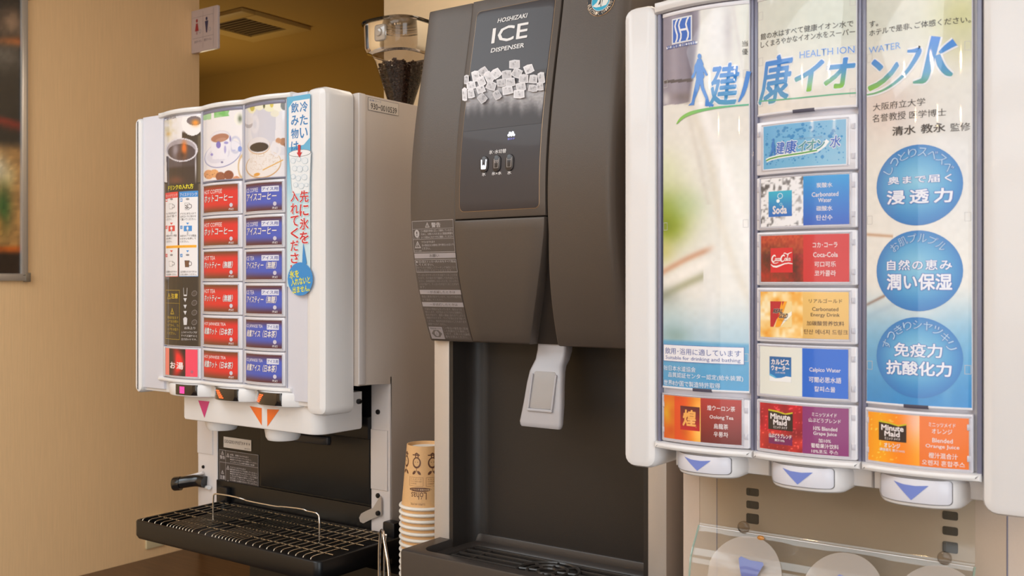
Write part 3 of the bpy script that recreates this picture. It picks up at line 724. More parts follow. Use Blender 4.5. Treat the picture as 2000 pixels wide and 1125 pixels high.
# hot water button
zrow_b = zbot+.002
card = qbox(SL, 326.5, 681, 732, 389, 681, 735)
o = button(SL, hot, (XC[0]+.0025, XC[1]-.0025, zrow_b, z0-.002), None, None, 'pink hot water button')
def dr(p, c):
    a0, a1, b0, b1 = c; w_ = a1-a0
    p.rect(a0, a1, b0, b1, (245, 70, 100)); p.layer(); p.rect(a0, a0+w_*.17, b0, b1, (245, 130, 115))
    p.raster(a0+w_*.17, a0+w_*.7, b0, b1, 20, 24, lambda u, v: (30+215*np.clip(blob(u, v, .45+.2*np.sin(v*3), .5, .33, .6)*1.25, 0, 1)**1.6, 18+20*blob(u, v, .5, .5, .4, .5), 24+20*blob(u, v, .5, .5, .4, .5)), px=False)
    p.layer(); p.text('お湯', a0+w_*.22, a0+w_*.64, b0+.012, b0+.024, (245, 235, 235), bold=.04, spacing=1.25)
    p.ell(a0+w_*.87, b0+.0085, .0028, .0028, (190, 95, 120)); p.text('売切', a0+w_*.83, a0+w_*.91, b0+.002, b0+.004, (230, 130, 150), res=1)
card_print(SL, o, card, dr)
# columns 2,3 : photo cards
def photo(i, zb_, fn, ylist, name, label):
    c0, c1 = colx(i, .0028); bm = B(); slab(bm, SL, c0, c1, zb_, ztop, -.004, .001, .0006, 0, 10); o = obj('photo_card', bm, FRAME, hot, label)
    p = Print(SL, .0014); p.raster(c0+.001, c1-.001, zb_+.0025, ztop-.003, 84, 130, fn); p.build('printed_photo', PR_GLOSS, o)
    bm = B(); slab(bm, SL, c0, c1, ztop-.004, ztop+.001, .0008, .002, .0004, 0, 10); slab(bm, SL, c0, c1, zb_, zb_+.0022, .0008, .002, .0004, 0, 10); obj('card_edge', bm, MULL, o)
class Pt:
    def __init__(s, x, y, base): s.x, s.y = x, y; s.c = np.stack([np.full_like(x, float(b)) for b in base], -1)
    def put(s, m, col): m = np.clip(np.asarray(m, float), 0, 1)[..., None]; s.c = s.c*(1-m)+np.array(col, float)*m
    def ell(s, cx, cy, rx, ry, col, k=1., rot=0):
        X = (s.x-cx)*math.cos(rot)+(s.y-cy)*math.sin(rot); Y = -(s.x-cx)*math.sin(rot)+(s.y-cy)*math.cos(rot)
        s.put(np.clip((1-np.sqrt((X/rx)**2+(Y/ry)**2))*min(rx, ry)*1.2, 0, 1)*k, col)
    def arc(s, cx, cy, rx, ry, w_, col, k=1., cond=1):
        e = np.sqrt(((s.x-cx)/rx)**2+((s.y-cy)/ry)**2); s.put(np.clip(1.5-abs(e-1)*min(rx, ry)/w_, 0, 1)*k*cond, col)
    def out(s): return s.c[..., 0], s.c[..., 1], s.c[..., 2]
def teacup(x, y):
    q = Pt(x, y, (240, 234, 236)); x_, y_ = x, y
    q.put((y < 235-(x-400)*.15)*(x < 414)*.9, (160, 208, 150)); q.put((y < 233-(x-400)*.12)*(x > 419)*(x < 449)*.95*(.6+.5*vnoise(x/6, y/6, 2)), (112, 190, 100)); q.ell(455, 222, 8, 7, (240, 234, 236)); q.ell(468, 232, 10, 14, (245, 240, 232)); q.put(blob(x, y, 470, 232, 4, 7), (98, 112, 92))
    q.ell(437, 301, 39, 25, (150, 150, 190), 1, -.42); q.ell(437, 300, 38, 24, (236, 232, 242), 1, -.42); q.ell(428, 303, 24, 15, (222, 218, 232), 1, -.42)
    q.ell(431, 268, 20.5, 13, (214, 208, 220), 1, -.2)
    q.put((x > 411.5+np.clip((y-268)*.12, 0, 9))*(x < 452-np.clip((y-266)*.16, 0, 11))*(y > 266)*(y < 311), (238, 234, 244))
    q.arc(461, 283, 10, 15, 1.6, (205, 205, 225), 1, (x > 452)); q.ell(430, 268, 20, 12, (234, 228, 236), 1, -.2); q.ell(431, 269.5, 18.5, 8.5, (176, 118, 96), 1, -.2); q.ell(433, 273, 12, 4, (196, 148, 130), .7, -.2)
    for cx, cy, rx, ry, c in ((428, 283, 5, 7.5, (112, 100, 190)), (443, 279, 5, 3, (150, 142, 210)), (441, 292, 2.5, 9, (166, 160, 215)), (415, 302, 3, 3, (140, 130, 205)), (470, 291, 4.5, 6, (110, 140, 215)), (458, 294, 5, 2, (190, 190, 225)), (451, 271, 2, 7, (120, 110, 180)), (435, 317, 3, 2, (90, 88, 140))): q.ell(cx, cy, rx, ry, c, .9)
    n = .75+.5*vnoise(x/2.2, y/2.2, 5)
    for cx, cy, r, c in ((409, 341, 10, (226, 160, 110)), (420, 339, 9, (232, 168, 112)), (432, 345, 10, (150, 84, 60)), (448, 342, 10, (140, 72, 48)), (463, 351, 8, (220, 150, 110))): q.ell(cx, cy, r, r*.95, c)
    q.put((y > 328)*(n < .82)*(q.c[..., 2] < 130)*.5, (90, 50, 36)); q.arc(476, 326, 9, 22, 1.3, (205, 165, 110), .8)
    return q.out()
def coffeecup(x, y):
    q = Pt(x, y, (232, 228, 234)); q.put(sstep(505, 480, x)*.5, (214, 210, 216))
    q.ell(515, 250, 24, 45, (214, 212, 224)); q.put((x > 504)*(x < 540-(y-215)*.02)*(y > 215)*(y < 275), (210, 208, 220)); q.arc(499, 243, 6, 13, 2.4, (226, 222, 230)); q.ell(487, 243, 8, 8, (150, 140, 145), .6); q.ell(487, 236, 9, 8, (225, 220, 224))
    n = vnoise(x/4, y/4, 9)
    for cx, cy, rx, ry, c in ((493, 208, 10, 14, (238, 232, 200)), (508, 206, 9, 10, (240, 236, 212)), (528, 205, 14, 14, (240, 236, 205)), (545, 205, 12, 14, (244, 240, 230)), (538, 222, 9, 7, (236, 230, 212)), (494, 210, 5, 8, (200, 184, 80)), (532, 204, 4, 7, (214, 196, 90)), (517, 206, 2.5, 7, (90, 96, 60)), (556, 206, 7, 10, (86, 86, 82))): q.ell(cx, cy, rx, ry, c, .6+.4)
    q.ell(555, 277, 8, 8, (176, 124, 92)); q.ell(545, 275, 6, 6, (196, 140, 104)); q.ell(560, 283, 5, 5, (130, 84, 60)); q.put((x > 541)*(y > 287)*(y < 303), (222, 218, 226))
    q.ell(516, 322, 36, 26, (206, 160, 110), 1, -.32); q.ell(516, 321, 34.5, 24.5, (236, 228, 226), 1, -.32); 
    q.arc(540, 292, 8, 11, 2, (234, 228, 232), 1, x > 528)
    q.put((x > 486+np.clip((y-290)*.15, 0, 14))*(x < 530-np.clip((y-292)*.16, 0, 13))*(y > 288)*(y < 330), (238, 230, 228)); q.put((y > 300)*(y < 332)*(x > 490)*(x < 545)*(np.abs(vnoise(x/4, y/4, 11)-.5) < .04)*.5, (205, 180, 160))
    q.ell(507, 285, 22, 17, (206, 158, 104), 1, -.1); q.ell(507, 284, 21.5, 16.5, (228, 222, 226), 1, -.1); q.ell(507.5, 287.5, 19, 9.5, (34, 22, 22), 1, -.1)
    q.put(np.clip(1.6-abs((y-327)+(x-525)*.5), 0, 1)*(x > 514)*(x < 554)*(y < 342), (222, 166, 76)); q.ell(503, 341, 7, 3.6, (228, 158, 62), 1, -.25)
    return q.out()
za = zA(435, 353.5); zb2 = zA(520, 349.5)
photo(1, za, teacup, None, '', 'photo card of a blue patterned cup of milk tea')
photo(2, zb2, coffeecup, None, '', 'photo card of a white cup of black coffee')
redl = [('HOT COFFEE', 'ホットコーヒー', .62), ('HOT COFFEE', 'ホットコーヒー', .62), ('HOT TEA', 'ホットティー（無糖）', .42), ('HOT TEA', 'ホットティー（無糖）', .42), ('HOT JAPANESE TEA', '綾鷹ホット（日本茶）', .72), ('HOT JAPANESE TEA', '綾鷹ホット（日本茶）', .72)]
blul = [('ICE COFFEE', 'アイスコーヒー', .42), ('ICE COFFEE', 'アイスコーヒー', .42), ('ICE TEA', 'アイスティー（無糖）', .30), ('ICE TEA', 'アイスティー（無糖）', .30), ('ICE JAPANESE TEA', '綾鷹アイス（日本茶）', .55), ('ICE JAPANESE TEA', '綾鷹アイス（日本茶）', .55)]
def mk(col, L, edge, mid, tagtxt, zts, zbs, x0, x1, lbl):
    n = 6; top = zts; bot = zbot+.0015; pitch = (top-bot)/n
    for i, (en, jp, wf) in enumerate(L):
        b1 = top-pitch*i-.0008; b0 = top-pitch*(i+1)+.0008
        o = button(SL, hot, (XC[col]+.0028, XC[col+1]-.0028, b0, b1), None, None, lbl % jp.replace('（', ' (').replace('）', ')') if False else lbl)
        a0, a1 = SL.hit(x0, 500)[0], SL.hit(x1, 500)[0]; m_ = (b1-b0)*.085
        def dr(p, c):
            a0, a1, b0, b1 = c; w_, h = a1-a0, b1-b0
            def g(u, v):
                t = sstep(.0, .32, v)*(1-sstep(.72, 1.0, v)); t = t**.8
                return tuple(edge[k]*(1-t)+mid[k]*t for k in range(3))
            p.raster(a0, a1, b0, b1, 14, 22, g, px=False); p.layer()
            wh = (240, 234, 236)
            p.text(en, a0+w_*.02, a0+w_*wf, b1-h*.31, b1-h*.16, wh, res=2)
            p.text(jp, a0+w_*.03, a0+w_*.9, b0+h*.38, b0+h*.64, wh, bold=.025, shear=.16, out=(90, 30, 40), outw=.06, lift=1)
            p.ell(a0+w_*.85, b0+h*.23, .0034, .0034, (206, 200, 214)); p.text('売切', a0+w_*.79, a0+w_*.91, b0+h*.035, b0+h*.12, wh, res=1)
            if tagtxt:
                q = (a0+w_*(.66 if wf > .5 else .52), a0+w_*.94, b1-h*.33, b1-h*.13); p.rect(*q, (226, 226, 240)); p.layer(); p.text('アイス用', q[0]+.0015, q[1]-.0015, q[2]+.0018, q[3]-.0018, (50, 70, 160), bold=.02); p.k -= 1
        card_print(SL, o, (a0, a1, b0+m_, b1-m_), dr)
mk(1, redl, (112, 62, 36), (222, 38, 38), False, za-.001, 0, 401.5, 467.5, 'red hot drink button')
mk(2, blul, (88, 34, 44), (66, 88, 190), True, zb2-.001, 0, 484, 553.5, 'blue iced drink button')
# vertical sticker
p = Print(FL, .0075); st0, st1 = FL.hit(567.5, 300)[0], FL.hit(613, 300)[0]; s1, s0 = FL.hit(590, 188)[1], FL.hit(590, 560)[1]
def skyg(u, v):
    t = sstep(.35, .78, v); return 205+(96-205)*t, 228+(182-228)*t, 236+(222-236)*t
p.raster(st0, st1, s0, s1, 8, 60, skyg, px=False); p.layer()
p.ppoly([(580, 199), (612, 194), (612, 270), (600, 284), (571, 289), (571, 212)], (244, 242, 246)); p.layer()
BT = (40, 130, 195)
cs = (st1-st0)/2.35
def vert(s, ac, z1, step, col, sz, bold, out=None):
    for i, ch in enumerate(s):
        small = ch in 'いこは'; w_ = sz; p.text(ch, ac-w_/2, ac+w_/2, z1-step*i-sz*.93, z1-step*i, col, bold=bold, out=out, outw=.1, lift=1 if out else 0)
aR, aL = FL.hit(600.5, 300)[0], FL.hit(583, 300)[0]
vert('冷たい', aR, FL.hit(600, 200)[1], .0205, BT, .0172, .03); vert('飲み物は', aL, FL.hit(583, 202)[1], .0205, BT, .0168, .03)
# cup of ice
p.ppoly([(571, 303), (615, 297), (612, 376), (577, 380)], (236, 240, 244)); p.pell(593, 300, 22, 7, (120, 118, 124), 1, -.09); p.pell(593, 300, 21, 6.2, (240, 240, 244), 2, -.09)
p.layer(3)
for cx, cy, r in ((580, 315, 5.5), (591, 312, 5), (603, 315, 6.5), (583, 330, 5.5), (593, 331, 6.5), (604, 330, 6), (580, 346, 5), (590, 349, 5.5), (602, 347, 6), (585, 362, 5), (596, 364, 6), (606, 362, 4)):
    p.pell(cx, cy, r, r*1.05, (190, 208, 222), 0, .3, 7); p.pell(cx, cy, r-.8, r*1.05-.8, (232, 238, 244), 1, .3, 7)
for x0, x1 in ((571.5, 578), (614.5, 611)): p.pribbon([(x0, 302), (x1, 378)], .0006, (150, 160, 170), sm=0)
p.layer(2); RD = (205, 30, 50)
p.ppoly([(589.5, 284), (594.5, 284), (594.5, 299), (598, 298), (592.5, 309), (587, 299), (589.5, 299)], RD)
vert('先に氷を', aR+.0015, FL.hit(602, 373)[1], .0216, RD, .0195, .035, (244, 242, 246)); vert('入れてください', aL, FL.hit(583, 374)[1], .0196, RD, .0175, .035, (244, 242, 246))
p.layer(2); BL = (28, 138, 210); p.ppoly([(600, 474), (607, 515), (598, 516)], BL); p.pell(594.5, 545, 24.5, 32.5, BL, 1)
for s, x0, y0, x1, y1 in (('氷を', 574, 527, 592, 542), ('入れないと', 577, 541, 614, 555), ('出ません。', 580, 557, 613, 570)):
    p.tb(s, x0, y0+1, x1, y1+1, (236, 230, 60), bold=.04, lift=3, rot=.1)
o = p.build('instruction_sticker', PR_CARD, hot, 'tall blue sticker telling people to put ice in first')
# chins under the columns with black displays
for i, (x0, x1, y0, y1, dx0, dx1, dy0, dy1, pc_) in enumerate(((322, 414, 742, 776, 344, 386, 747, 773, 'm'), (412, 500, 750, 786, 421, 465, 752, 782, 'l'), (494, 585, 762, 796, 503, 550, 761, 790, 'r'))):
    a0, a1 = FL.hit(x0, 700)[0]+.002, FL.hit(x1, 700)[0]
    def fch(a, b, a0=a0, a1=a1):
        s = min(1, abs(2*a-a0-a1)/(a1-a0)); return Y1+.012-.030*(1-s**2.6)
    S = Front(Y1, fch); zt_ = ZRB-.0005; zb_ = S.hit((x0+x1)/2-6, y1)[1]
    bm = B(); slab(bm, S, a0, a1, zb_, zt_, -.06, 0, .005, .006, 16); o = obj('spout_hood', bm, WHITE, hot)
    da0, da1, db0, db1 = qbox(S, dx0, dy0, dy1-3, dx1, dy0+3, dy1)
    bm = B(); slab(bm, S, da0, da1, db0, zt_-.001, -.001, .0012, .0005, 0, 8); obj('display_window', bm, mat('display_black', (22, 16, 18), .1, coat=1), o)
    p = Print(S, .0016); am = da0+(da1-da0)*(.38 if pc_ == 'm' else .42)
    for k in range(5 if pc_ != 'm' else 5):
        sh = {'m': 0, 'l': .0028, 'r': -.0028}[pc_]*(k-2); z_ = zt_-.0055-k*(zt_-db0-.008)/4.6
        p.rect(am-.0062+sh, am+.0062+sh, z_-.0010, z_+.0010, (238, 60, 140) if pc_ == 'm' else (250, 95, 40))
    p.build('glowing_bars', PR_GLOW if False else MATS.setdefault('bars', print_mat('print_bars', .4, .3, .1, .9)), o, bis=(.004, 0))
# housing below
FH = Front(1.112); hx0, hx1 = FH.hit(357, 800)[0], FH.hit(606, 820)[0]; zh0 = -.2425
bm = B(); R = lambda z, i: [(a, b, z+CZ) for a, b in rrect(hx0+i, hx1+.018-i, 1.112+i, 1.212-i, .02, 6, (.003, .003, .006, .02))]
ring_loft(bm, [R(-.18, 0), R(zh0+.004, 0), R(zh0+.001, .001), R(zh0, .003)]); obj('spout_housing', bm, WHITE, hot)
MG = (205, 40, 120); OR = (240, 110, 30)
for T_, col in (([(387.5, 782), (409.5, 784), (399.5, 816)], MG), ([(488, 793), (511.5, 797), (511.5, 831)], OR), ([(522, 799), (546, 800), (522.5, 833)], OR)):
    p = Print(FH, .0004); p.ppoly(T_, col); p.build('spout_arrow', PR_CARD, hot)
for (x, y, r, zb_) in ((434, 835, .0285, -.2615), (553, 850, .030, -.265)):
    a, b = Front(1.155).hit(x, y); bm = B()
    rings = [[(a+rr*math.cos(2*PI*k/28), 1.155+rr*math.sin(2*PI*k/28), z+CZ) for k in range(28)] for rr, z in ((r+.002, zh0+.004), (r+.001, zh0-.004), (r-.001, zb_+.006), (r-.004, zb_+.001), (r-.008, zb_))]
    ring_loft(bm, rings); obj('spout', bm, WHITE, hot)
# side code sticker
SD = Side(XM1); a0, b1 = SD.hit(718.5, 190); a1, _ = SD.hit(778, 205); _, b0 = SD.hit(718.5, 215)
p = Print(SD, .0006); p.rect(a0, a1, b0, b1, (120, 112, 122)); p.layer(); p.rect(a0+.0006, a1-.0006, b0+.0006, b1-.0006, (234, 224, 216)); p.layer()
h = b1-b0; p.text('設備コード', a0+.003, a0+(a1-a0)*.42, b1-h*.26, b1-h*.1, (110, 120, 170)); p.text('930−0010539', a0+.006, a1-.005, b0+h*.14, b0+h*.6, (40, 36, 40), bold=.01)
p.build('code_sticker', PR_CARD, hot)
bm = B()
for z_ in (.27, .0, -.15): box(bm, XM1-.03, XM1-.013, 1.150, 1.1586, z_-.012, z_+.012, .002)
obj('hinge', bm, GAP, hot)

# bean hopper standing on top
hx, hy = -1.310, 1.461
hop = thing('coffee_bean_hopper', (hx, hy, CZ+.304), 'clear bean hopper with dark coffee beans on top of the coffee dispenser', 'hopper')
def glass(name, tint, rough=.05):
    m = bpy.data.materials.new(name); m.use_nodes = True; nt = m.node_tree; nt.nodes.clear()
    o = nt.nodes.new('ShaderNodeOutputMaterial'); mx = nt.nodes.new('ShaderNodeMixShader'); tr = nt.nodes.new('ShaderNodeBsdfTransparent'); gl = nt.nodes.new('ShaderNodeBsdfGlossy'); fr = nt.nodes.new('ShaderNodeFresnel')
    tr.inputs[0].default_value = (*tint, 1); gl.inputs['Roughness'].default_value = rough; fr.inputs[0].default_value = 1.5
    nt.links.new(fr.outputs[0], mx.inputs[0]); nt.links.new(tr.outputs[0], mx.inputs[1]); nt.links.new(gl.outputs[0], mx.inputs[2]); nt.links.new(mx.outputs[0], o.inputs[0])
    return m
GL1 = glass('hopper_plastic', (.80, .76, .72)); GL2 = glass('guard_acrylic', (.93, .94, .93), .04)
sq = lambda r, z, e=3.2: [(hx+r*abs(math.cos(t))**(2/e)*(1 if math.cos(t) > 0 else -1), hy+r*abs(math.sin(t))**(2/e)*(1 if math.sin(t) > 0 else -1), z+CZ) for t in [2*PI*k/40+.001 for k in range(40)]]
bm = B(); ring_loft(bm, [sq(.050, .441), sq(.058, .444), sq(.062, .452), sq(.0635, .498), sq(.0655, .5)], False, False); obj('hopper_band', bm, GL1, hop)
bm = B(); ring_loft(bm, [sq(.0665, .498), sq(.0675, .501), sq(.0665, .5035), sq(.06, .5045)]); obj('hopper_lid', bm, GL1, hop)
bm = B(); ring_loft(bm, [sq(.020, .304, 2.4), sq(.022, .345, 2.4), sq(.047, .432, 2.6), sq(.052, .443, 3)], False, False); obj('hopper_funnel', bm, GL1, hop)
bm = B(); ring_loft(bm, [sq(.0195, .3045, 2.4), sq(.0195, .33, 2.4)]); obj('hopper_gate', bm, BLACK, hop)
bm = B(); box(bm, hx-.008, hx+.02, hy-.069, hy-.0615, .458, .489, .005); cyl(bm, (hx+.006, hy-.069, CZ+.474), (0, -1, 0), .008, .004, 20, bev=.0015); obj('hopper_latch', bm, mat('latch_clear', (178, 168, 158), .12, coat=1), hop)
bm = B(); random.seed(3)
bp = bmesh.new(); bmesh.ops.create_icosphere(bp, subdivisions=1, radius=1); base = [v.co.copy() for v in bp.verts]; fc = [[v.index for v in f.verts] for f in bp.faces]; bp.free()
for k in range(1500):
    z = .334+random.random()**.8*.094; r = .021+(z-.345)/.087*.026-.0025 if z > .345 else .018
    th = random.random()*2*PI; rr = max(.002, r)*math.sqrt(random.uniform(.35, 1)); c = Vector((hx+rr*math.cos(th), hy+rr*math.sin(th), z+CZ))
    M = Matrix.Rotation(random.random()*6, 3, 'X') @ Matrix.Rotation(random.random()*6, 3, 'Z'); vs = [bm.verts.new(c+M @ Vector((q.x*.0042, q.y*.003, q.z*.0024))) for q in base]
    for f in fc: bm.faces.new([vs[i] for i in f])
me = bpy.data.meshes.new('coffee_beans'); bm.to_mesh(me); bm.free(); o = bpy.data.objects.new('coffee_beans', me); COL.objects.link(o)
me.materials.append(mat('bean_brown', (74, 46, 32), .35)); o.parent = hop; o.location = -hop.location; o['kind'] = 'stuff'; o['label'] = 'dark roasted coffee beans filling the funnel'

# cups
ccx, ccy = -.985, 1.154; pitch = .0094; zl = -.336; CUPS = []
def cup_meshes(z):
    """inverted paper cup: lip at z, closed end up"""
    H_ = .094; r0, r1 = .0365, .0285
    body = B(); lathe(body, (ccx, ccy), [(r0-.001, z+.001), (r0, z+.002), (r1, z+H_), (r1-.0012, z+H_), (r1-.0016, z+H_-.006), (r0-.0015, z+.002), (r0-.001, z+.001)], 48)
    lip = B(); lathe(lip, (ccx, ccy), [(r0+.0028*math.cos(t)+.0012, z+.0026+.0026*math.sin(t)) for t in np.linspace(0, 2*PI, 11)], 48)
    end = B(); bmesh.ops.create_circle(end, cap_ends=True, segments=48, radius=r1-.0014, matrix=Matrix.Translation((ccx, ccy, CZ+z+H_-.005)))
    return body, lip, end
first = None
n_cup = 15
for k in range(n_cup):
    z = zl-k*pitch
    if z < ZP: break
    pos = 'topmost cup of the stack, its whole printed side showing' if k == 0 else None
    if k == 0: lb = 'kraft paper cup, topmost of the upturned stack, with its print showing'
    else: lb = 'nested paper cup showing its white lip, %s below the topmost printed cup' % ['first', 'second', 'third', 'fourth', 'fifth', 'sixth', 'seventh', 'eighth', 'ninth', 'tenth', 'eleventh', 'twelfth', 'thirteenth', 'fourteenth'][k-1]
    if first is None:
        t = thing('paper_cup', (ccx, ccy, CZ+z), lb, 'paper cup', 'stacked paper cups beside the ice dispenser')
        b_, l_, e_ = cup_meshes(z); parts = [obj('cup_body', b_, KRAFT, t), obj('cup_lip', l_, PAPERW, t), obj('cup_base', e_, PAPERW, t)]
        first = t
        S = Cone((ccx, ccy), z+.002, .0365, z+.094, .0285); p = Print(S, .0002); BR = (96, 58, 40); BL_ = (150, 112, 80)
        for ac in (-.0115, .0125, -.034, .035):
            zc = z+.070
            p.ell(ac, zc, .0068, .0082, BR); p.ell(ac, zc+.0005, .0048, .0060, (214, 170, 120), 1); p.rect(ac-.007, ac+.005, zc+.0105, zc+.012, BR); p.rect(ac-.0025, ac-.001, zc+.0075, zc+.0125, BR); p.rect(ac+.0015, ac+.003, zc+.0075, zc+.0125, BR); p.poly([(ac-.004, zc+.0125), (ac+.004, zc+.0125), (ac, zc+.015)], BR)
            p.ell(ac-.002, zc+.001, .0006, .0006, BR, 2); p.ell(ac+.002, zc+.001, .0006, .0006, BR, 2)
            p.ribbon([(ac, zc-.008), (ac, zc-.0135)], .0007, BR); p.ell(ac-.004, zc-.0145, .0036, .0019, BR, 0, .8); p.ell(ac+.004, zc-.0145, .0036, .0019, BR, 0, -.8)
        for ac in (-.0115, .0155):
            p.frame(ac-.0125, ac+.0105, z+.036, z+.049, .0004, BL_)
            for q in range(3): p.text('お部屋でもお楽しみください' if q < 2 else 'コップです', ac-.0105, ac+(.0085 if q else 0), z+.0385+q*.0033, z+.0407+q*.0033, BL_, flip=True, res=1)
        p.ell(-.006, z+.0312, .0175, .0031, BR, n=24); p.text('間伐材使用 エコカップ', -.021, .008, z+.0298, z+.0326, (226, 190, 150), flip=True, res=1, bold=.02, lift=1)
        p.text('Lóhas', -.020, .004, z+.017, z+.0275, BR, flip=True); p.text('SUPER HOTEL', -.0215, .002, z+.0085, z+.0115, BL_, flip=True)
        p.ell(.020, z+.024, .012, .018, (222, 180, 130)); p.build('cup_print', PR_MATT, t, bis=(.002, 0))
    else:
        r = first.copy(); COL.objects.link(r); r.location = (ccx, ccy, CZ+z); r['label'] = lb
        for ch in parts: c = ch.copy(); COL.objects.link(c); c.parent = r
    CUPS.append(z)
# bent wire holder in front of the cups
bm = B(); w0 = Vector((-.995, 1.075, CZ+ZP+.0008))
hp = [(-1.008, 1.078, -.474), (-1.01, 1.078, -.40), (-1.008, 1.078, -.372), (-1.003, 1.075, -.360), (-.995, 1.07, -.357), (-.986, 1.062, -.362), (-.976, 1.055, -.376), (-.965, 1.05, -.40), (-.955, 1.045, -.474)]
tube(bm, [(a, b, c+CZ) for a, b, c in smoothpts([Vector(q) for q in hp], 2)], .0022, 10)
tube(bm, [(a+.006, b+.004, c+CZ-.006) for a, b, c in smoothpts([Vector(q) for q in hp[:4]], 2)], .0014, 8)
tube(bm, [(-1.008, 1.078, CZ-.4725), (-.955, 1.045, CZ-.4725)], .0018, 8)
o = obj('wire_holder', bm, CHROME, None, 'bent chrome wire holder standing in front of the paper cup stack', 'holder', smooth=80)
# ------------------------------------------------------------------ ice dispenser
IX0, IX1, YBI = -.879, -.529, 1.047
_pz = [.365, .25, .151, .0917, .046, -.0034, -.0785]; _py = [1.034, 1.0115, .998, .995, .998, 1.0105, 1.037]
_cf = np.polyfit(_pz, _py, 4)
HX1 = -.5775; HXR = -.566
def headf(a, b):
    y = float(np.polyval(_cf, min(max(b, -.08), .37)))
    if a > HX1: s = min(1, (a-HX1)/(HXR-HX1)); y += .014*(1-math.sqrt(max(0, 1-s*s)))
    if a < IX0+.006: s = min(1, (IX0+.006-a)/.006); y += .006*(1-math.sqrt(max(0, 1-s*s)))
    return y
SH = Front(1.0, headf)
ice = thing('ice_dispenser', ((IX0+IX1)/2, 1.3, CZ+ZP), 'dark bronze ice dispenser between the two white drink machines', 'ice dispenser')
HZ0, HZ1 = -.0785, .366
ISTEEL = mat('ice_side_steel', (196, 184, 174), .36, metal=.25, noise=.03, nscale=700, bump=.1)
ISD = mat('ice_body_bronze', (122, 108, 98), .4, metal=.3, noise=.03, nscale=700)
bm = B(); box(bm, IX0, IX1, 1.112, 1.60, ZP+.02, .355, .002); obj('cabinet', bm, ISD, ice)
xl = -.853; xr = -.5533
for nm, q0, q1 in (('front_post', IX0, xl), ('front_post', xr, IX1)):
    bm = B(); box(bm, q0, q1, YBI, 1.112, -.40, -.02, .0015); obj(nm, bm, ISTEEL, ice)
bm = B()
# niche lining : U shaped sheet with rounded corners
pts = [(xl, YBI+.001), (xl+.006, YBI+.001), (xl+.0065, 1.075)]+[(xl+.0065+.022*(1-math.cos(t)), 1.075+.025*math.sin(t)) for t in np.linspace(.2, PI/2, 6)]
pts += [(xr-.0065-.022*(1-math.cos(t)), 1.075+.025*math.sin(t)) for t in np.linspace(PI/2, .2, 6)]+[(xr-.0065, 1.075), (xr-.006, YBI+.001), (xr, YBI+.001)]
ring_loft(bm, [[(x, y, CZ-.36) for x, y in pts], [(x, y, CZ-.01) for x, y in pts]], False, False, False)
obj('niche_lining', bm, NICHE, ice, smooth=60)
bm = B(); box(bm, IX0+.004, -.5675, 1.056, 1.1125, -.074, .356); obj('head_core', bm, HEADD, ice)
E1 = .0012
bm = B(); slab(bm, SH, IX0, -.8008, HZ0+.001, HZ1, -.05, 0, .0015, .004, 4, 26); obj('left_cover', bm, HEAD, ice)
bm = B(); slab(bm, SH, -.6585, HXR, HZ0+.001, HZ1, -.11, .003, .002, .003, 24, 26, warp=lambda a, b: (a-(.012*max(0, (.06-b)/.14) if a < -.64 else 0), b)); obj('right_cover', bm, HEAD, ice)
zs = SH.hit(980, 426)[1]
bm = B(); slab(bm, SH, -.7998, -.6612, zs+.0006, HZ1, -.02, .0025, .0015, .0, 5, 20); obj('upper_cover', bm, HEAD, ice)
def tap(a, b): s = max(0, (zs-b)/(zs-HZ0)); return (a-.05*s**1.5*max(0, (a+.7998)/.1386), b)
bm = B(); slab(bm, SH, -.7998, -.6612, HZ0+.0015, zs-.0006, -.02, .005, .003, .002, 6, 14, warp=tap); obj('lower_cover', bm, HEAD, ice)
bm = B(); slab(bm, SH, -.72, -.662, HZ0+.002, zs-.001, -.03, -.012, 0, 0, 4, 10); obj('recess_strip', bm, HEADD, ice)
gx = (SH.hit(937, 22)[0]+SH.hit(899, 413)[0])/2; gx1 = (SH.hit(1053, 407)[0]+SH.hit(1088, 12)[0])/2
gz1 = SH.hit(940, 24)[1]; gz0 = SH.hit(900, 414)[1]
bm = B(); slab(bm, SH, gx-.0008, gx1+.0008, gz0-.0008, gz1+.0008, .001, .0028, .0003, .007, 5, 20); obj('panel_edge', bm, mat('panel_edge_bronze', (160, 136, 112), .3, metal=.6), ice)
bm = B(); slab(bm, SH, gx, gx1, gz0, gz1, .001, .0033, .0004, .0065, 5, 24); pan = obj('control_panel', bm, ICEP, ice)
p = Print(SH, .0036); WT = (240, 236, 236)
def cubesbg(x, y):
    t = sstep(156, 172, y)*(1-sstep(190, 232, y+(vnoise(x/7, x*0, 4)-.5)*14))
    n = .8+.35*vnoise(x/3, y/3, 8)
    b_ = 60+(172-60)*t*n; q = 55+(168-55)*t*n
    return b_, q, q+3
p.raster(gx+.0006, gx1-.0006, SH.hit(980, 250)[1], SH.hit(980, 148)[1], 60, 60, cubesbg)
cubes = [(980, 128, 9, 8, 0), (1028, 128, 9, 8, -.1), (1036, 138, 9, 8, .1)]
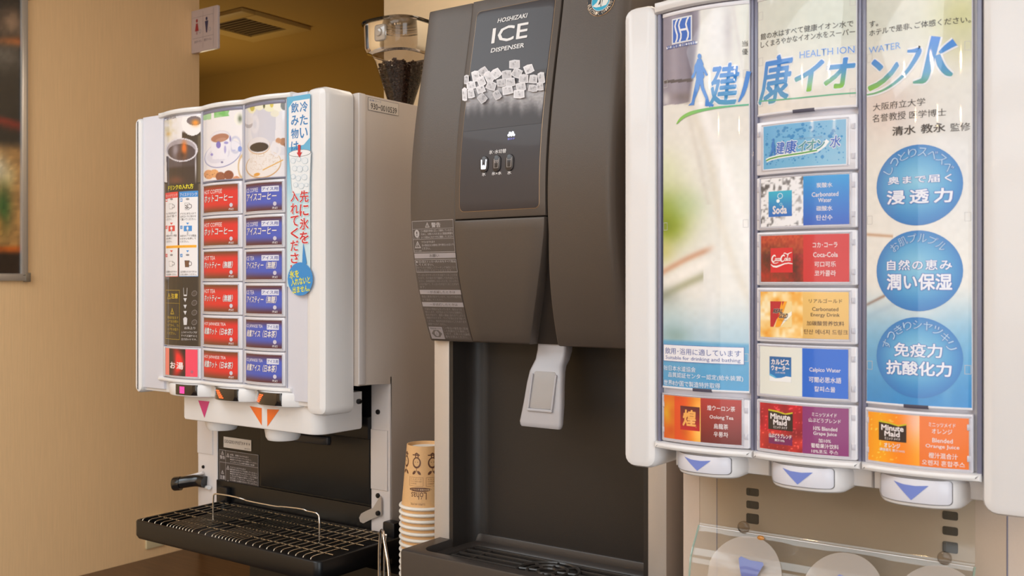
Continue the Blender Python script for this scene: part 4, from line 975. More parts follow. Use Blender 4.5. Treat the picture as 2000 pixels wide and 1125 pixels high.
cr = [(1009+0, 127, 11, 9, .02), (1037, 136, 10, 9, .3), (948, 141, 10, 9, .6), (973, 145, 10, 10, .6), (994, 147, 10, 9, .05), (1014, 144, 10, 10, -.5), (934, 150, 8, 11, .2), (959, 152, 8, 12, .5), (1027, 155, 10, 9, -.1), (1046, 156, 8, 9, -.15), (1062, 154, 7, 12, .1), (916, 157, 5, 10, 0), (925, 168, 9, 8, .1), (945, 160, 8, 10, .35), (984, 163, 9, 8, .05), (1002, 162, 10, 9, .1), (965, 169, 10, 9, -.4), (1023, 171, 10, 9, .15), (1046, 174, 9, 7, -.1), (1060, 170, 7, 9, 0), (945, 176, 9, 8, .3), (997, 178, 11, 9, .1), (1020, 185, 11, 9, 0), (977, 187, 8, 9, .5), (948, 193, 9, 9, .7), (926, 184, 7, 10, .1), (914, 186, 5, 14, 0)]
p.layer()
rr = random.Random(5)
for cx, cy, rx, ry, ro in cr:
    ro = -ro; n_ = []
    for sx, sy in ((-1, -.8), (-.1, -1), (.9, -.9), (1, .8), (.1, 1), (-1, .9)):
        X_, Y_ = sx*rx*rr.uniform(.88, 1.04), sy*ry*rr.uniform(.88, 1.04); n_.append((cx+X_*math.cos(ro)-Y_*math.sin(ro), cy+X_*math.sin(ro)+Y_*math.cos(ro)))
    v = rr.uniform(185, 225) if cy < 190 else rr.uniform(165, 200)
    if min(q[0] for q in n_) < 909: n_ = [(max(q[0], 910-(q[1]-150)*.05), q[1]) for q in n_]
    p.ppoly(n_, (min(255, v+22), v+18, v+22)); m_ = [(cx+(q[0]-cx)*.8, cy+(q[1]-cy)*.78) for q in n_]; p.ppoly(m_, (v, v-4, v), 1)
    p.ppoly([m_[0], m_[1], m_[2], ((m_[1][0]+m_[4][0])/2, cy-ry*.1)], (v+14, v+10, v+14), 2)
    for _ in range(3): a_, b_ = cx+rr.uniform(-.5, .5)*rx, cy+rr.uniform(-.5, .5)*ry; p.ppoly([(a_-2, b_), (a_, b_-2.5), (a_+2, b_-.5), (a_+.5, b_+2)], (v-26, v-30, v-26), 3)
    p.layer()
p.k = 1
p.tb('HOSHIZAKI', 976, 27, 1033, 46, WT, bold=.03, shear=.2)
p.tb('ICE', 966, 45, 1033, 86, WT, bold=.022); p.tb('DISPENSER', 963, 85, 1027, 104, WT, bold=.03, shear=.12)
p.tb('氷･水切替', 959, 291, 992, 302, WT, bold=.02)
for s, x0, x1, y_ in (('氷', 945, 952, 340.5), ('氷+水', 964, 983, 339), ('水', 994.5, 1002, 337.5)): p.tb(s, x0, y_-4, x1, y_+4, WT, bold=.02)
p.build('panel_print', PR_MATT, pan, bis=(0, .006))
HB = mat('touch_button', (52, 47, 48), .35, coat=.2)
for i, (cx, cy) in enumerate(((949.5, 322), (974, 320), (999, 318))):
    a, b = SH.hit(cx, cy); bm = B(); slab(bm, SH, a-.0062, a+.0062, b-.0105, b+.0105, .003, .0052, .0012, .0062, 3, 2); o = obj('touch_button', bm, HB, pan)
    q = Print(SH, .0054); g = (235, 240, 255) if i == 0 else (160, 152, 150); w_ = .0009
    L_ = [(a-.0036, b+.006), (a-.0029, b-.0055), (a+.0029, b-.0055), (a+.0036, b+.006)]
    if i == 0:
        q.ribbon(L_[:2], .0015, g); q.ribbon(L_[2:], .0015, g); q.rect(a-.003, a+.003, b-.006, b-.0022, g); q.poly([(a-.0022, b-.0022), (a+.0022, b-.0022), (a, b-.0005)], g)
    else:
        q.ribbon(L_, w_, g)
        q.ribbon([(a-.0033, b+.0035), (a+.0033, b+.0035)], w_*.7, g)
        if i == 1: q.ribbon([(a-.003, b+.003), (a-.0015, b+.0005), (a, b+.003), (a+.0015, b+.0005), (a+.003, b+.003)], w_, g)
    q.build('glass_icon', PR_GLOW if i == 0 else PR_CARD, o)
q = Print(SH, .0037)
for dx, dy in ((-2.5, -3.5), (3, -4.2), (-5, 1), (0, .6), (5, 0)):
    q.pell(1002+dx, 264+dy, 2.3, 2.5, (235, 240, 255))
q.build('making_ice_lamp', PR_GLOW, pan); q = Print(SH, .0037); q.tb('製氷中', 995, 269, 1008.5, 274.5, (130, 130, 235), res=1, bold=.02); q.build('lamp_caption', PR_CARD, pan)
# warning label on the left cover
p = Print(SH, .0004); G2 = (176, 166, 164); DKL = (78, 68, 64); DG = (130, 120, 116)
xa_, xb_ = -.8735, -.804; za, zc = SH.hit(803, 433)[1], SH.hit(845, 661)[1]
Zy = lambda y, x=None: SH.hit(830, y)[1]
def row(y, off=0): return Zy(y)
p.rect(xa_, xb_, HZ0+.004, za, (86, 76, 71)); p.layer()
p.frame(xa_, xb_, Zy(493), za, .0005, G2); p.rect(xa_, xb_, Zy(447.5), Zy(447), G2); p.rect(xa_, xb_, Zy(467.5), Zy(467), G2)
tri(p, xa_+.026, Zy(440), .0038, G2, (86, 76, 71)); p.text('警告', xa_+.033, xa_+.048, Zy(445), Zy(435.5), G2, bold=.03)
p.ell(xa_+.0075, Zy(456), .0042, .0052, G2); p.layer(); p.text('!', xa_+.0068, xa_+.0082, Zy(460), Zy(452), (60, 50, 48), bold=.03); p.k -= 1
tri(p, xa_+.0075, Zy(478), .0052, G2, (86, 76, 71))
def lines(y0, st, L, x0_, col=G2, hgt=4.6, full=19):
    for i, s in enumerate(L): p.text(s, x0_, min(xb_-.0015, x0_+(xb_-.0015-x0_)*min(1, len(s)/full)), Zy(y0+i*st+hgt), Zy(y0+i*st), col, res=1, bold=.008)
lines(449, 6.1, ['この商品を安全に正しく使用していただく', 'ために、お使いになるまえに取扱説明書を', 'よくお読みになり十分に理解してください'], xa_+.0145)
lines(470.5, 6.3, ['ケガのおそれあり', '氷の放出口には絶対に手や物を入れないで', 'ください。'], xa_+.0145)
p.text('よく読む', xa_+.002, xa_+.012, Zy(466), Zy(463), G2, res=1); p.text('けがの注意', xa_+.001, xa_+.013, Zy(491), Zy(488), G2, res=1)
def bar(y0, y1, s):
    p.rect(xa_, xb_, Zy(y1), Zy(y0), (160, 150, 150)); p.layer(); p.text(s, xa_+.026-.013*(len(s) > 5), xa_+.042+.018*(len(s) > 5), Zy(y1-1.6), Zy(y0+1.6), (80, 70, 66)); p.k -= 1
bar(495, 504.5, 'お願い'); p.frame(xa_, xb_, Zy(532), Zy(507), .0005, G2)
lines(509, 5.7, ['●1日1回ストッカー内の氷をすべて取出', '　してください。'], xa_+.0015, full=18); lines(520.5, 5.7, ['　溶けた氷が凍結してアーチング状態になり', '　故障の原因になることがあります。'], xa_+.0015, DG, full=19)
lines(535, 5.9, ['すっぱい氷ややったときは出てくることがあ', 'ります。氷が出るまで連続して氷を出してく', 'ださい。長時間使用しなかったとき、ストッカー', 'の氷が溶けて、すっぱい氷が出てくることがあり', 'ます。'], xa_+.002, DG, full=20)
bar(566, 574.5, '－が点滅したときは'); lines(577, 6, ['製品に異常が起きています。ホシザキ販売店', 'まで連絡してください。'], xa_+.002, DG, full=20)
bar(590, 598.5, '－が点灯したときは')
lines(601, 5.7, ['水道水の供給が止まっています。製氷はでき', '停止します。水が出るようになれば自動的に', '製氷が始まり、通常の運転に戻るまでしばらく', '時間がかかります。ランプが消えるまで待って', 'ください。製氷中は氷が出ないこともあります', '異常ではありません。'], xa_+.002, DG, full=21)
zz0, zz1 = Zy(660), Zy(637); p.rect(xa_+.001, xa_+.024, zz0, zz1, (148, 138, 138)); p.layer(); em = xa_+.0125; zm = (zz0+zz1)/2-.001
p.poly([(em-.009, zm), (em-.004, zm+.0048), (em+.004, zm+.0048), (em+.009, zm), (em+.004, zm-.0048), (em-.004, zm-.0048)], (100, 90, 86)); p.ell(em, zm, .0036, .0036, (148, 138, 138), 1); p.text('人', em-.0018, em+.0018, zm-.002, zm+.002, (100, 90, 86), lift=2)
p.text('製品改善のため', em-.009, em+.009, zz1-.0035, zz1-.0012, (100, 90, 86), res=1); p.k -= 1
p_save = xa_
lines(636.5, 5.4, ['この製品は衛生面に配慮', 'した抗菌加工を使用して', 'います。お手入れは説明', '書をお読みください。'], xa_+.026, DG, full=11)
p.build('warning_label', PR_MATT, ice, 'grey printed warning label on the left cover', bis=(0, .006))
# round penguin badge
a, b = SH.hit(1177, 3); RB = .0182
bm = B(); slab(bm, SH, a-RB-.0006, a+RB+.0006, b-RB-.0006, b+RB+.0006, .002, .0038, .0003, RB, 4, 6); o = obj('round_badge', bm, mat('badge_rim', (200, 160, 120), .3, metal=.5), ice)
p = Print(SH, .0042); p.ell(a, b, RB, RB, (26, 24, 28), n=40); p.ell(a, b, RB*.70, RB*.70, (230, 228, 230), 1, n=36); p.ell(a, b, RB*.665, RB*.665, (20, 168, 206), 2, n=36)
p.k = 3; u = RB
p.poly([(a-.58*u, b-.30*u), (a-.30*u, b-.10*u), (a-.18*u, b+.12*u), (a+.02*u, b-.02*u), (a+.10*u, b+.25*u), (a+.36*u, b+.18*u), (a+.60*u, b-.1*u), (a+.45*u, b-.35*u), (a+.1*u, b-.42*u), (a-.3*u, b-.42*u)], (232, 232, 228))
p.poly([(a+.05*u, b-.45*u), (a+.12*u, b-.35*u), (a+.16*u, b+.05*u), (a+.12*u, b+.4*u), (a+.02*u, b+.5*u), (a-.05*u, b+.35*u), (a-.02*u, b+.1*u), (a-.16*u, b-.25*u), (a-.1*u, b-.28*u), (a-.02*u, b-.2*u)], (18, 18, 22), 1)
p.poly([(a+.08*u, b-.38*u), (a+.12*u, b-.3*u), (a+.10*u, b+.1*u), (a+.05*u, b+.2*u), (a+.02*u, b-.2*u)], (235, 232, 225), 2)
def arc_text(p, s, a, b, r, t0, t1, sz, col, up=True, bold=.02, out=None, outw=.07, lift=3):
    n = len(s)
    for i, ch in enumerate(s):
        if ch == ' ': continue
        t = t0+(t1-t0)*(i+.5)/n; x, z = a+r*math.cos(t), b+r*math.sin(t); rot = t-PI/2 if up else t+PI/2
        wf = .62 if ord(ch) < 256 else 1
        p.text(ch, x-sz*wf/2, x+sz*wf/2, z-sz/2, z+sz/2, col, bold=bold, rot=rot, lift=lift, out=out, outw=outw, res=1 if sz < .004 else 2)
arc_text(p, 'ELECTRIC CO.,LTD', a, b, RB*.85, PI*1.05, PI*1.95, .0036, (236, 214, 190), up=False)
arc_text(p, 'HOSHIZAKI', a, b, RB*.85, PI*.85, PI*.15, .0036, (236, 214, 190)); 
p.build('badge_print', PR_CARD, o, bis=(0, .006))
# lever
LZ0 = -.178
def lever_sec(z, hw, xc, y, th, r=.004): return [(a, b, z+CZ) for a, b in rrect(xc-hw, xc+hw, y, y+th, min(r, th/2-.0005), 4)]
xc = -.655
xc0 = Front(1.05).hit(1075, 690)[0]; xc1 = Front(1.02).hit(1051, 820)[0]
bm = B(); S_ = [(-.07, .0215, xc0, 1.052, .02), (-.085, .0215, xc0, 1.050, .02), (-.096, .0215, xc0, 1.046, .018), (-.103, .0225, xc0-.0007, 1.042, .014), (-.110, .0245, xc0*.8+xc1*.2, 1.037, .012), (-.125, .0265, xc0*.6+xc1*.4, 1.033, .011), (-.15, .0288, xc0*.3+xc1*.7, 1.028, .011), (LZ0+.006, .0307, xc1, 1.022, .010), (LZ0+.002, .030, xc1, 1.022, .009), (LZ0, .0285, xc1, 1.023, .007)]
ring_loft(bm, [lever_sec(*q) for q in S_]); obj('dispense_lever', bm, LEVER, ice)
def flev(a, b): return 1.0375+(b+.108)/(LZ0+.006+.108)*(-.0155)
SLV = Front(1.03, flev); xm = xc0*.5+xc1*.5
bm = B()
for q in ((xm-.019, xm-.016, -.156, -.113), (xm+.016, xm+.019, -.156, -.113), (xm-.019, xm+.019, -.1585, -.155)): slab(bm, SLV, *q, -.002, .0028, .0012, .0015, 3, 3)
obj('lever_rib', bm, LEVER, ice)
obj('lever_dish', slab(B(), SLV, xm-.016, xm+.016, -.155, -.11, -.002, .0006, .0005, .003, 3, 3), mat('lever_dish', (168, 162, 160), .45), ice)
# basin (drip tray) of the ice machine
BZ = -.344; bx0, bx1, by0, by1 = -.872, -.536, .968, 1.112
R = lambda i, z, rr, b=0: [(x, y, z+CZ) for x, y in rrect(bx0+i, bx1-i, by0+i, by1-i+b, rr, 5, (.002, .002, rr, rr))]
RI = lambda i, z, rr: [(x, y, z+CZ) for x, y in rrect(bx0+.022+i, bx1-.022-i, by0+.016+i, 1.096-i, rr, 6)]
def ringq(i, z, rr): return RI(i, z, rr)
bm = B()
outer = [[(x, y, z+CZ) for x, y in rrect(bx0+i, bx1-i, by0+i, by1, r_, 6, (.002, .002, r_, r_))] for i, z, r_ in ((.003, ZP+.02, .006), (.0, ZP+.03, .007), (0, BZ-.003, .007), (.001, BZ-.0008, .006), (.003, BZ, .005))]
inner = [RI(i, z, r_) for i, z, r_ in ((0, BZ, .018), (.001, BZ-.0015, .017), (.002, BZ-.010, .016), (.008, BZ-.013, .013), (.010, BZ-.016, .012), (.012, BZ-.024, .011))]
ring_loft(bm, outer+inner, True, True); obj('drip_basin', bm, mat('basin_plastic', (64, 57, 53), .38, metal=.1, noise=.05, nscale=800, bump=.2), ice)
bm = B(); gz = BZ-.014; gx0_, gx1_ = bx0+.036, bx1-.036; gy0_, gy1_ = by0+.029, 1.084; cxg = -.69; cyg = (gy0_+gy1_)/2
for y in np.linspace(gy0_+.002, gy1_-.002, 6):
    dx = math.sqrt(max(0, .040**2-(y-cyg)**2)); 
    box(bm, gx0_, cxg-dx, y-.0022, y+.0022, gz-.004, gz, .0008); box(bm, cxg+dx, gx1_, y-.0022, y+.0022, gz-.004, gz, .0008)
for x in (gx0_, gx0_+.03, gx1_-.03, gx1_): box(bm, x-.0015, x+.0015, gy0_, gy1_, gz-.006, gz-.0015)
def ringtube(bm, cx, cy, z, r, tr, n=40, sy=1):
    rings = [[(cx+(r+tr*math.cos(q))*math.cos(t), cy+(r+tr*math.cos(q))*math.sin(t)*sy, z+CZ+tr*math.sin(q)) for q in np.linspace(0, 2*PI, 7)[:-1]] for t in np.linspace(0, 2*PI, n+1)[:-1]]
    rings.append(rings[0]); ring_loft(bm, rings, False, False)
for r in (.040, .026, .012): ringtube(bm, cxg, cyg, gz-.001, r, .0022)
for k in range(8): t = k*PI/4+.2; tube(bm, [(cxg+.012*math.cos(t), cyg+.012*math.sin(t), gz-.001+CZ), (cxg+.040*math.cos(t), cyg+.040*math.sin(t), gz-.001+CZ)], .0018, 6)
obj('grate_bar', bm, mat('grate_plastic', (58, 52, 48), .35, coat=.2), ice)
bm = B(); box(bm, IX0+.01, IX1-.01, 1.05, 1.58, ZP+.001, ZP+.03); obj('plinth', bm, BLK, ice)
# ------------------------------------------------------------------ cold drink dispenser (right)
Y3 = .90; F3 = Front(Y3); XR = [F3.hit(x, 560)[0] for x in (1290, 1474, 1684.5, 1911)]
S3 = Front(Y3, lobes(XR, .008, Y3))
cold = thing('cold_drink_dispenser', (-.27, 1.15, CZ+ZP), 'large white cold drink dispenser with a blue water poster at the right', 'drink dispenser')
EC = [F3.hit(x, 560)[0] for x in (1222, 1287, 1918)]; EC.append(EC[2]+.052)
RZ0, RZ1 = -.186, .279
CW = mat('cold_white', (228, 224, 224), .34, coat=.25, bump=.06, nscale=900)
BODY = mat('cold_body', (216, 198, 184), .4, noise=.03, nscale=700, bump=.08)
X0B, X1B = -.4865, EC[3]-.012
YB3 = 1.0
bm = B(); box(bm, X0B, X1B, YB3, 1.55, ZP+.015, .262, .004); obj('cabinet', bm, BODY, cold)
bm = B(); box(bm, X0B+.01, X1B-.01, 1.02, 1.52, ZP+.001, ZP+.015); obj('plinth', bm, BLK, cold)
FB3 = Front(YB3-.0005)
# flange lines, panel in the recess
xf = FB3.hit(1402, 1000)[0]; xg = FB3.hit(1966, 1050)[0]
bm = B(); slab(bm, FB3, xf, xg, ZP+.02, -.19, 0, .002, .0008); obj('recess_panel', bm, mat('recess_panel', (196, 174, 154), .4, noise=.03, nscale=700), cold)
bm = B(); slab(bm, FB3, xf-.0012, xf-.0002, ZP+.02, -.19, 0, .0008, 0); slab(bm, FB3, xg+.0002, xg+.0012, ZP+.02, -.19, 0, .0008, 0); obj('panel_seam', bm, MULL, cold)
FP3 = Front(YB3-.0025)
for cx, ys in ((1470, (961, 986, 1013)), (1856, (1007, 1037, 1069))):
    for i, y in enumerate(ys):
        a, b = FP3.hit(cx, y); hw = .0068; hh = .0040 if i < 2 else .0052
        bm = B(); slab(bm, FP3, a-hw, a+hw, b-hh, b+hh, .0, .0006, .0, .0018, 3); slab(bm, FP3, a-hw+.001, a-hw+.004, b-hh+.001, b+hh-.001, .0005, .0012, .0002); obj('slot', bm, GAP, cold)
# bezel
def SZ(x, y): return S3.hit(x, y)[1]
zt3 = (SZ(1380, 22)+SZ(1460, 4))/2; zt3 = .268
zb3 = -.1573; RZB = -.1642
bm = B(); slab(bm, F3, EC[0]+.004, EC[3]-.004, RZB+.002, RZ1-.003, -.098, -.004, .002, .01); obj('bezel_back', bm, CW, cold)
bm = B(); lobe_slab(bm, S3, XR, zt3, RZ1, -.05, .008, .004, .004, 14); obj('top_rail', bm, CW, cold)
xr3 = XR
for i in range(3):
    bm = B(); slab(bm, S3, XR[i]+(.0004 if i else -.004), XR[i+1]-(.0004 if i < 2 else -.003), RZB, zb3, -.05, .0075, .004, .0, 14); obj('bottom_rail', bm, CW, cold)
bm = B(); slab(bm, F3, EC[0], EC[1]-.0005, RZ0, RZ1, -.09, .006, .007, .012, 4); obj('side_cheek', bm, CW, cold)
bm = B(); slab(bm, F3, EC[2]+.0005, EC[3], RZ0-.004, RZ1+.002, -.09, .007, .007, .012, 4); obj('side_cheek', bm, CW, cold)
bm = B(); slab(bm, S3, XR[0], XR[3], zb3, zt3, -.02, -.005, 0, 0, 36); obj('column_backing', bm, WHITE2, cold)
bm = B()
for x in XR[1:3]:
    for q in (-.0034, .0008): slab(bm, F3, x+q, x+q+.0028, zb3-.002, zt3, -.005, .0015, .0008)
    slab(bm, F3, x-.001, x+.001, zb3-.002, zt3, -.005, -.0005, 0)
slab(bm, F3, XR[0]-.0015, XR[0]+.0018, zb3, zt3, -.005, .0035, .001); slab(bm, F3, XR[3]-.0006, XR[3]+.0032, zb3-.002, zt3, -.005, .0035, .001)
obj('mullion', bm, MULL, cold)
def col3(i, m=.004): return XR[i]+m, XR[i+1]-m
FTAB = glass('film_tab', (.93, .93, .93), .1)
# background painting shared by the three posters, in design pixels
def bg(x, y):
    q = Pt(x, y, (230, 226, 220))
    q.put(sstep(60, 600, y)*.35, (240, 236, 232)); q.put(blob(x, y, 1630, 30, 190, 80)*.7, (196, 204, 190)); q.put(blob(x, y, 1880, 30, 60, 60)*.7, (196, 196, 130)); q.put(blob(x, y, 1880, 90, 40, 40)*.4, (200, 196, 150))
    q.put(blob(x, y, 1730, 210, 60, 60)*.5, (206, 176, 170)); q.put(blob(x, y, 1560, 240, 120, 60)*.4, (226, 208, 196)); q.put(blob(x, y, 1850, 330, 90, 120)*.4, (214, 214, 224))
    c1 = (x < 1480)
    # steel vessel
    v = (x < 1385-(y-20)*.30)*(y < 220)*(x > 1290)*c1
    tone = 120+70*np.exp(-((x-1322)/10)**2)+30*np.sin(x/7)
    q.put(c1*(y < 205-(x-1310)*.1)*sstep(1372, 1362, x+np.clip(y-60, 0, 200)*.14)*.93, (132, 124, 142)); m = c1*(y < 205)*sstep(1372, 1362, x+np.clip(y-60, 0, 200)*.14)
    q.put(m*blob(x, y, 1318, 120, 9, 400)*.5, (176, 166, 180)); q.put(m*blob(x, y, 1350, 120, 8, 400)*.5, (84, 76, 96)); q.put(m*(np.abs(y-160+(x-1300)*.06) < 3)*.9, (70, 62, 66)); q.put(m*blob(x, y, 1338, 190, 30, 10)*.6, (106, 92, 92)); q.put(m*blob(x, y, 1302, 195, 8, 14)*.7, (226, 220, 222))
    q.put(c1*blob(x, y, 1400, 60, 30, 80)*.7, (236, 234, 240)); q.put(c1*blob(x, y, 1424, 60, 10, 55)*.5, (170, 160, 168)); q.put(c1*blob(x-(y-60)*.15, y, 1440, 60, 4, 90)*.4, (196, 186, 190))
    # green leaf blur
    q.put(c1*blob(x, y, 1300, 420, 48, 56)*1.15, (150, 170, 70)); q.put(c1*blob(x, y, 1300, 440, 30, 30)*1.0, (120, 142, 10)); q.put(c1*blob(x, y, 1340, 400, 34, 30)*.5, (170, 196, 150)); q.put(c1*blob(x, y, 1295, 330, 40, 40)*.5, (214, 224, 170)); q.put(c1*blob(x, y, 1295, 490, 22, 26)*.8, (196, 190, 110))
    # stems / creases
    d = (x-1385)-(y-330)*.30+8*np.sin(y/60); q.put(c1*np.exp(-(d/10)**2)*(y > 200)*(y < 650)*.45, (216, 204, 186)); d2 = (x-1405)-(y-300)*.34; q.put(c1*np.exp(-(d2/14)**2)*(y > 200)*.8, (246, 240, 238))
    d3 = (x-1350)-(y-240)*.22; q.put(c1*np.exp(-(d3/6)**2)*(y > 225)*(y < 400)*.35, (200, 190, 180))
    # branch
    yb = 560-(x-1292)*.62+((x-1292)/95)**2*12
    t = sstep(1404, 1372, x)*c1; q.put(t*np.exp(-((y-yb+26)/7)**2)*.8, (205, 150, 120)); q.put(t*np.exp(-((y-yb)/11)**2)*1., (246, 240, 234)); q.put(t*np.exp(-((y-yb-22)/9)**2)*(x < 1375)*.6, (140, 140, 100)); q.put(t*blob(x, y, 1300, 580, 26, 20)*.6, (130, 132, 120))
    q.put(c1*blob(x, y, 1310, 640, 34, 60)*.55, (170, 196, 190))
    q.put(c1*sstep(560, 680, y)*.75, (150, 190, 214)); q.put(c1*blob(x, y, 1320, 655, 28, 18)*.6, (120, 156, 150)); q.put(c1*sstep(664, 672, y+(x-1380)*-.05)*.9, (80, 158, 204)); q.put(c1*sstep(672, 764, y)*.7, (60, 150, 204)); q.put(c1*blob(x, y, 1390, 600, 14, 60)*.4, (236, 236, 240))
    c3 = (x > 1684)
    yb = 458+(x-1692)*.07; q.put(c3*(x < 1745)*np.exp(-((y-yb)/3)**2)*.7, (186, 136, 100)); yb = 596-(x-1692)*.5; q.put(c3*(x < 1730)*np.exp(-((y-yb)/3.2)**2)*.8, (150, 100, 76)); q.put(c3*(x < 1750)*np.exp(-((y-yb-25)/6)**2)*.4, (190, 190, 200))
    q.put(c3*sstep(540, 690, y)*.9, (96, 168, 214)); q.put(c3*sstep(660, 800, y)*.9, (34, 132, 202)); q.put(c3*blob(x, y, 1800, 610, 40, 20)*.4, (230, 228, 226)); q.put(c3*blob(x, y, 1850, 720, 12, 80)*.25, (190, 216, 236))
    n = vnoise(x/9, y/9, 6)*.03+.985; q.c = q.c*n[..., None]
    return q.out()
def poster(i, zb_, zt_, na, nb, label, name='water_poster'):
    c0, c1 = col3(i); bm = B(); slab(bm, S3, c0, c1, zb_, zt_, -.005, .001, .0006, 0, 12); o = obj(name, bm, FRAME, cold, label)
    bm = B(); slab(bm, S3, c0, c1, zt_-.005, zt_-.001, .0008, .0022, .0005, 0, 12); am = (c0+c1)/2
    slab(bm, S3, c0, am-.010, zb_, zb_+.002, .0008, .0022, .0005, 0, 6); slab(bm, S3, am+.010, c1, zb_, zb_+.002, .0008, .0022, .0005, 0, 6); obj('clip_edge', bm, FRAME, o)
    bm = B(); slab(bm, S3, am-.010, am+.010, zb_-.001, zb_+.0022, .0002, .0016, .0003, 0, 5); slab(bm, S3, c0, c1, zt_-.001, zt_+.0006, .0, .0012, .0003, 0, 12); obj('latch_slot', bm, mat('slot_dark', (70, 66, 84), .4), o)
    p = Print(S3, .0014); p.raster(c0+.0006, c1-.0006, zb_+.002, zt_-.0045, na, nb, bg); p.layer()
    for zc in (.08, .42, .8):
        for aa in (c0+.001, c1-.0058): z_ = zb_+(zt_-zb_)*zc; p.frame(aa, aa+.0048, z_, z_+.0075, .00035, (196, 192, 192))
    return p, o, c0, c1
zp1 = (SZ(1295, 757)+SZ(1460, 767))/2; zp2 = (SZ(1485, 226)+SZ(1672, 212))/2; zp3 = (SZ(1692, 791)+SZ(1904, 797))/2
BK = (52, 46, 46)
def logocol(z0, z1):
    def f(a, b):
        t = min(1, max(0, (z1-b)/(z1-z0))); return mixc((48, 128, 222), (70, 150, 200), t/.55) if t < .55 else mixc((70, 150, 200), (130, 190, 60), (t-.55)/.45)
    return f
BLc = (58, 132, 214)
def walker(p, sx, ox, oy, s, lift=0, col=BLc):
    P = lambda L: [(ox+x*s, oy+y*s) for x, y in L]
    p.pell(ox+13*s, oy+7*s, 3.8*s, 5.5*s, col, lift)
    p.ppoly(P([(9, 12), (17, 12), (21, 22), (19, 33), (23, 47), (16, 60), (10, 62), (6, 50), (7, 35), (5, 24)]), col, lift)
    p.ppoly(P([(7, 50), (16, 52), (12, 72), (4, 92), (2, 104), (-10, 105), (-3, 99), (1, 80)]), col, lift); p.ppoly(P([(12, 55), (20, 50), (22, 68), (30, 88), (33, 100), (42, 103), (40, 107), (24, 106), (25, 92), (17, 74)]), col, lift)
    p.ppoly(P([(6, 20), (9, 30), (3, 48), (-2, 52), (-3, 47), (2, 38), (3, 26)]), col, lift); p.ppoly(P([(17, 20), (24, 32), (30, 44), (26, 46), (18, 34)]), col, lift)
def ds(f, lo, hi): return f
# poster 1
p, o1, c0, c1 = poster(0, zp1, zt3, 100, 420, 'left water poster with a blue hotel crest and green blur')
p.layer()
q = p.bb(1316, 34, 1350.5, 84); p.rect(q[0]-.0014, q[1]+.0014, q[2]-.0014, q[3]+.0014, (226, 228, 236)); p.layer(); p.rect(*q, (40, 100, 196)); p.layer(); w_, h = q[1]-q[0], q[3]-q[2]
L = lambda x, y: (q[0]+w_*x, q[3]-h*y); WHT = (238, 238, 244)
for dx in (.12, .34, .74): p.ribbon([L(dx+.14, -.02+.02), L(dx+.05, .12), L(dx, .28), L(dx+.06, .5), L(dx+.13, .68), L(dx+.12, .85), L(dx+.04, 1)], w_*.085, WHT)
p.ribbon([L(.42, .5), L(.8, .5)], w_*.10, WHT)
p.k -= 1; q = p.bb(1303, 80, 1364, 97); p.rect(q[0], q[1], q[2]+.001, q[3]-.001, (226, 228, 236)); p.layer(); p.tb('SUPER HOTEL', 1305, 81, 1362, 96, (52, 86, 170), bold=.05)
p.tb('当', 1451, 79.5, 1462, 92, BK); p.tb('優', 1451, 95, 1462, 108.5, BK)
GLW = (232, 232, 238)
walker(p, 1, 1355, 104, .98, 1); 
q = p.bb(1385, 122, 1448, 210); p.text('建', q[0], q[1], q[2], q[3], logocol(q[2]-.03, q[3]+.005), bold=.035, shear=.12, out=GLW, outw=.085)
SW_PTS = [(1323, 243), (1332, 231), (1350, 221), (1385, 213), (1425, 208), (1464, 205)]
p.pribbon(SW_PTS, [.0004, .0028, .0036, .0024, .0016, .0014], lambda a, b: mixc((140, 196, 70), (90, 184, 150), min(1, max(0, (a-c0-.01)/.07))), 1)
p.pribbon([(1444, 200), (1455, 180), (1464, 140)], [.001, .004, .0042], BLc, 1, 1)
q = p.bb(1297.5, 672, 1455.5, 713); p.rect(*q, (60, 110, 180)); p.layer(); p.rect(q[0]+.0005, q[1]-.0005, q[2]+.0005, q[3]-.0005, (232, 230, 238)); p.layer()
p.pt_('飲用･浴用に適しています', 1301, 678, 690.5, 1449, (52, 80, 160)); p.pt_('Suitable for drinking and bathing', 1302, 693.5, 702.5, 1448, (60, 84, 160)); p.k -= 2
WB = (222, 230, 242)
p.pt_('㈳日本水道協会', 1298.5, 712.5, 722.5, 1360, WB, bold=.01); p.pt_('品質認証センター認定(給水装置)', 1307, 726, 737, 1453, WB, bold=.01); p.pt_('世界8か国で製造特許取得', 1298.5, 740.5, 751, 1408, WB, bold=.01)
p.build('poster_print', PR_GLOSS, o1, bis=PB)
# poster 2
p, o2, c0, c1 = poster(1, zp2, zt3, 110, 130, 'upper middle poster panel with two lines of black Japanese text')
p.layer()
p.pt_('館の水はすべて健康イオン水で', 1487, 67, 79.5, 1668, BK, bold=.008); p.pt_('しくまろやかなイオン水をスーパー', 1487, 82.5, 95, 1671, BK, bold=.008)
p.pt_('HEALTH ION', 1563, 101.5, 115, 1670, (76, 140, 220), out=GLW, outw=.06)
for ch, x0, y0, x1, y1, bo in (('康', 1483, 106, 1551, 204, .035), ('イ', 1551, 118, 1610, 181, .05), ('オ', 1610, 112, 1672, 175, .05)):
    q = p.bb(x0, y0, x1, y1); p.text(ch, q[0], q[1], q[2], q[3], logocol(q[2]-(.03 if ch == '康' else 0), q[3]+(.005)), bold=bo, shear=.14, out=GLW, outw=bo+.05)
p.pribbon([(1484, 198.5), (1530, 195), (1590, 189), (1640, 184), (1673, 182)], .0012, lambda a, b: (90, 178, 140), 1)
p.build('poster_print', PR_GLOSS, o2, bis=PB)
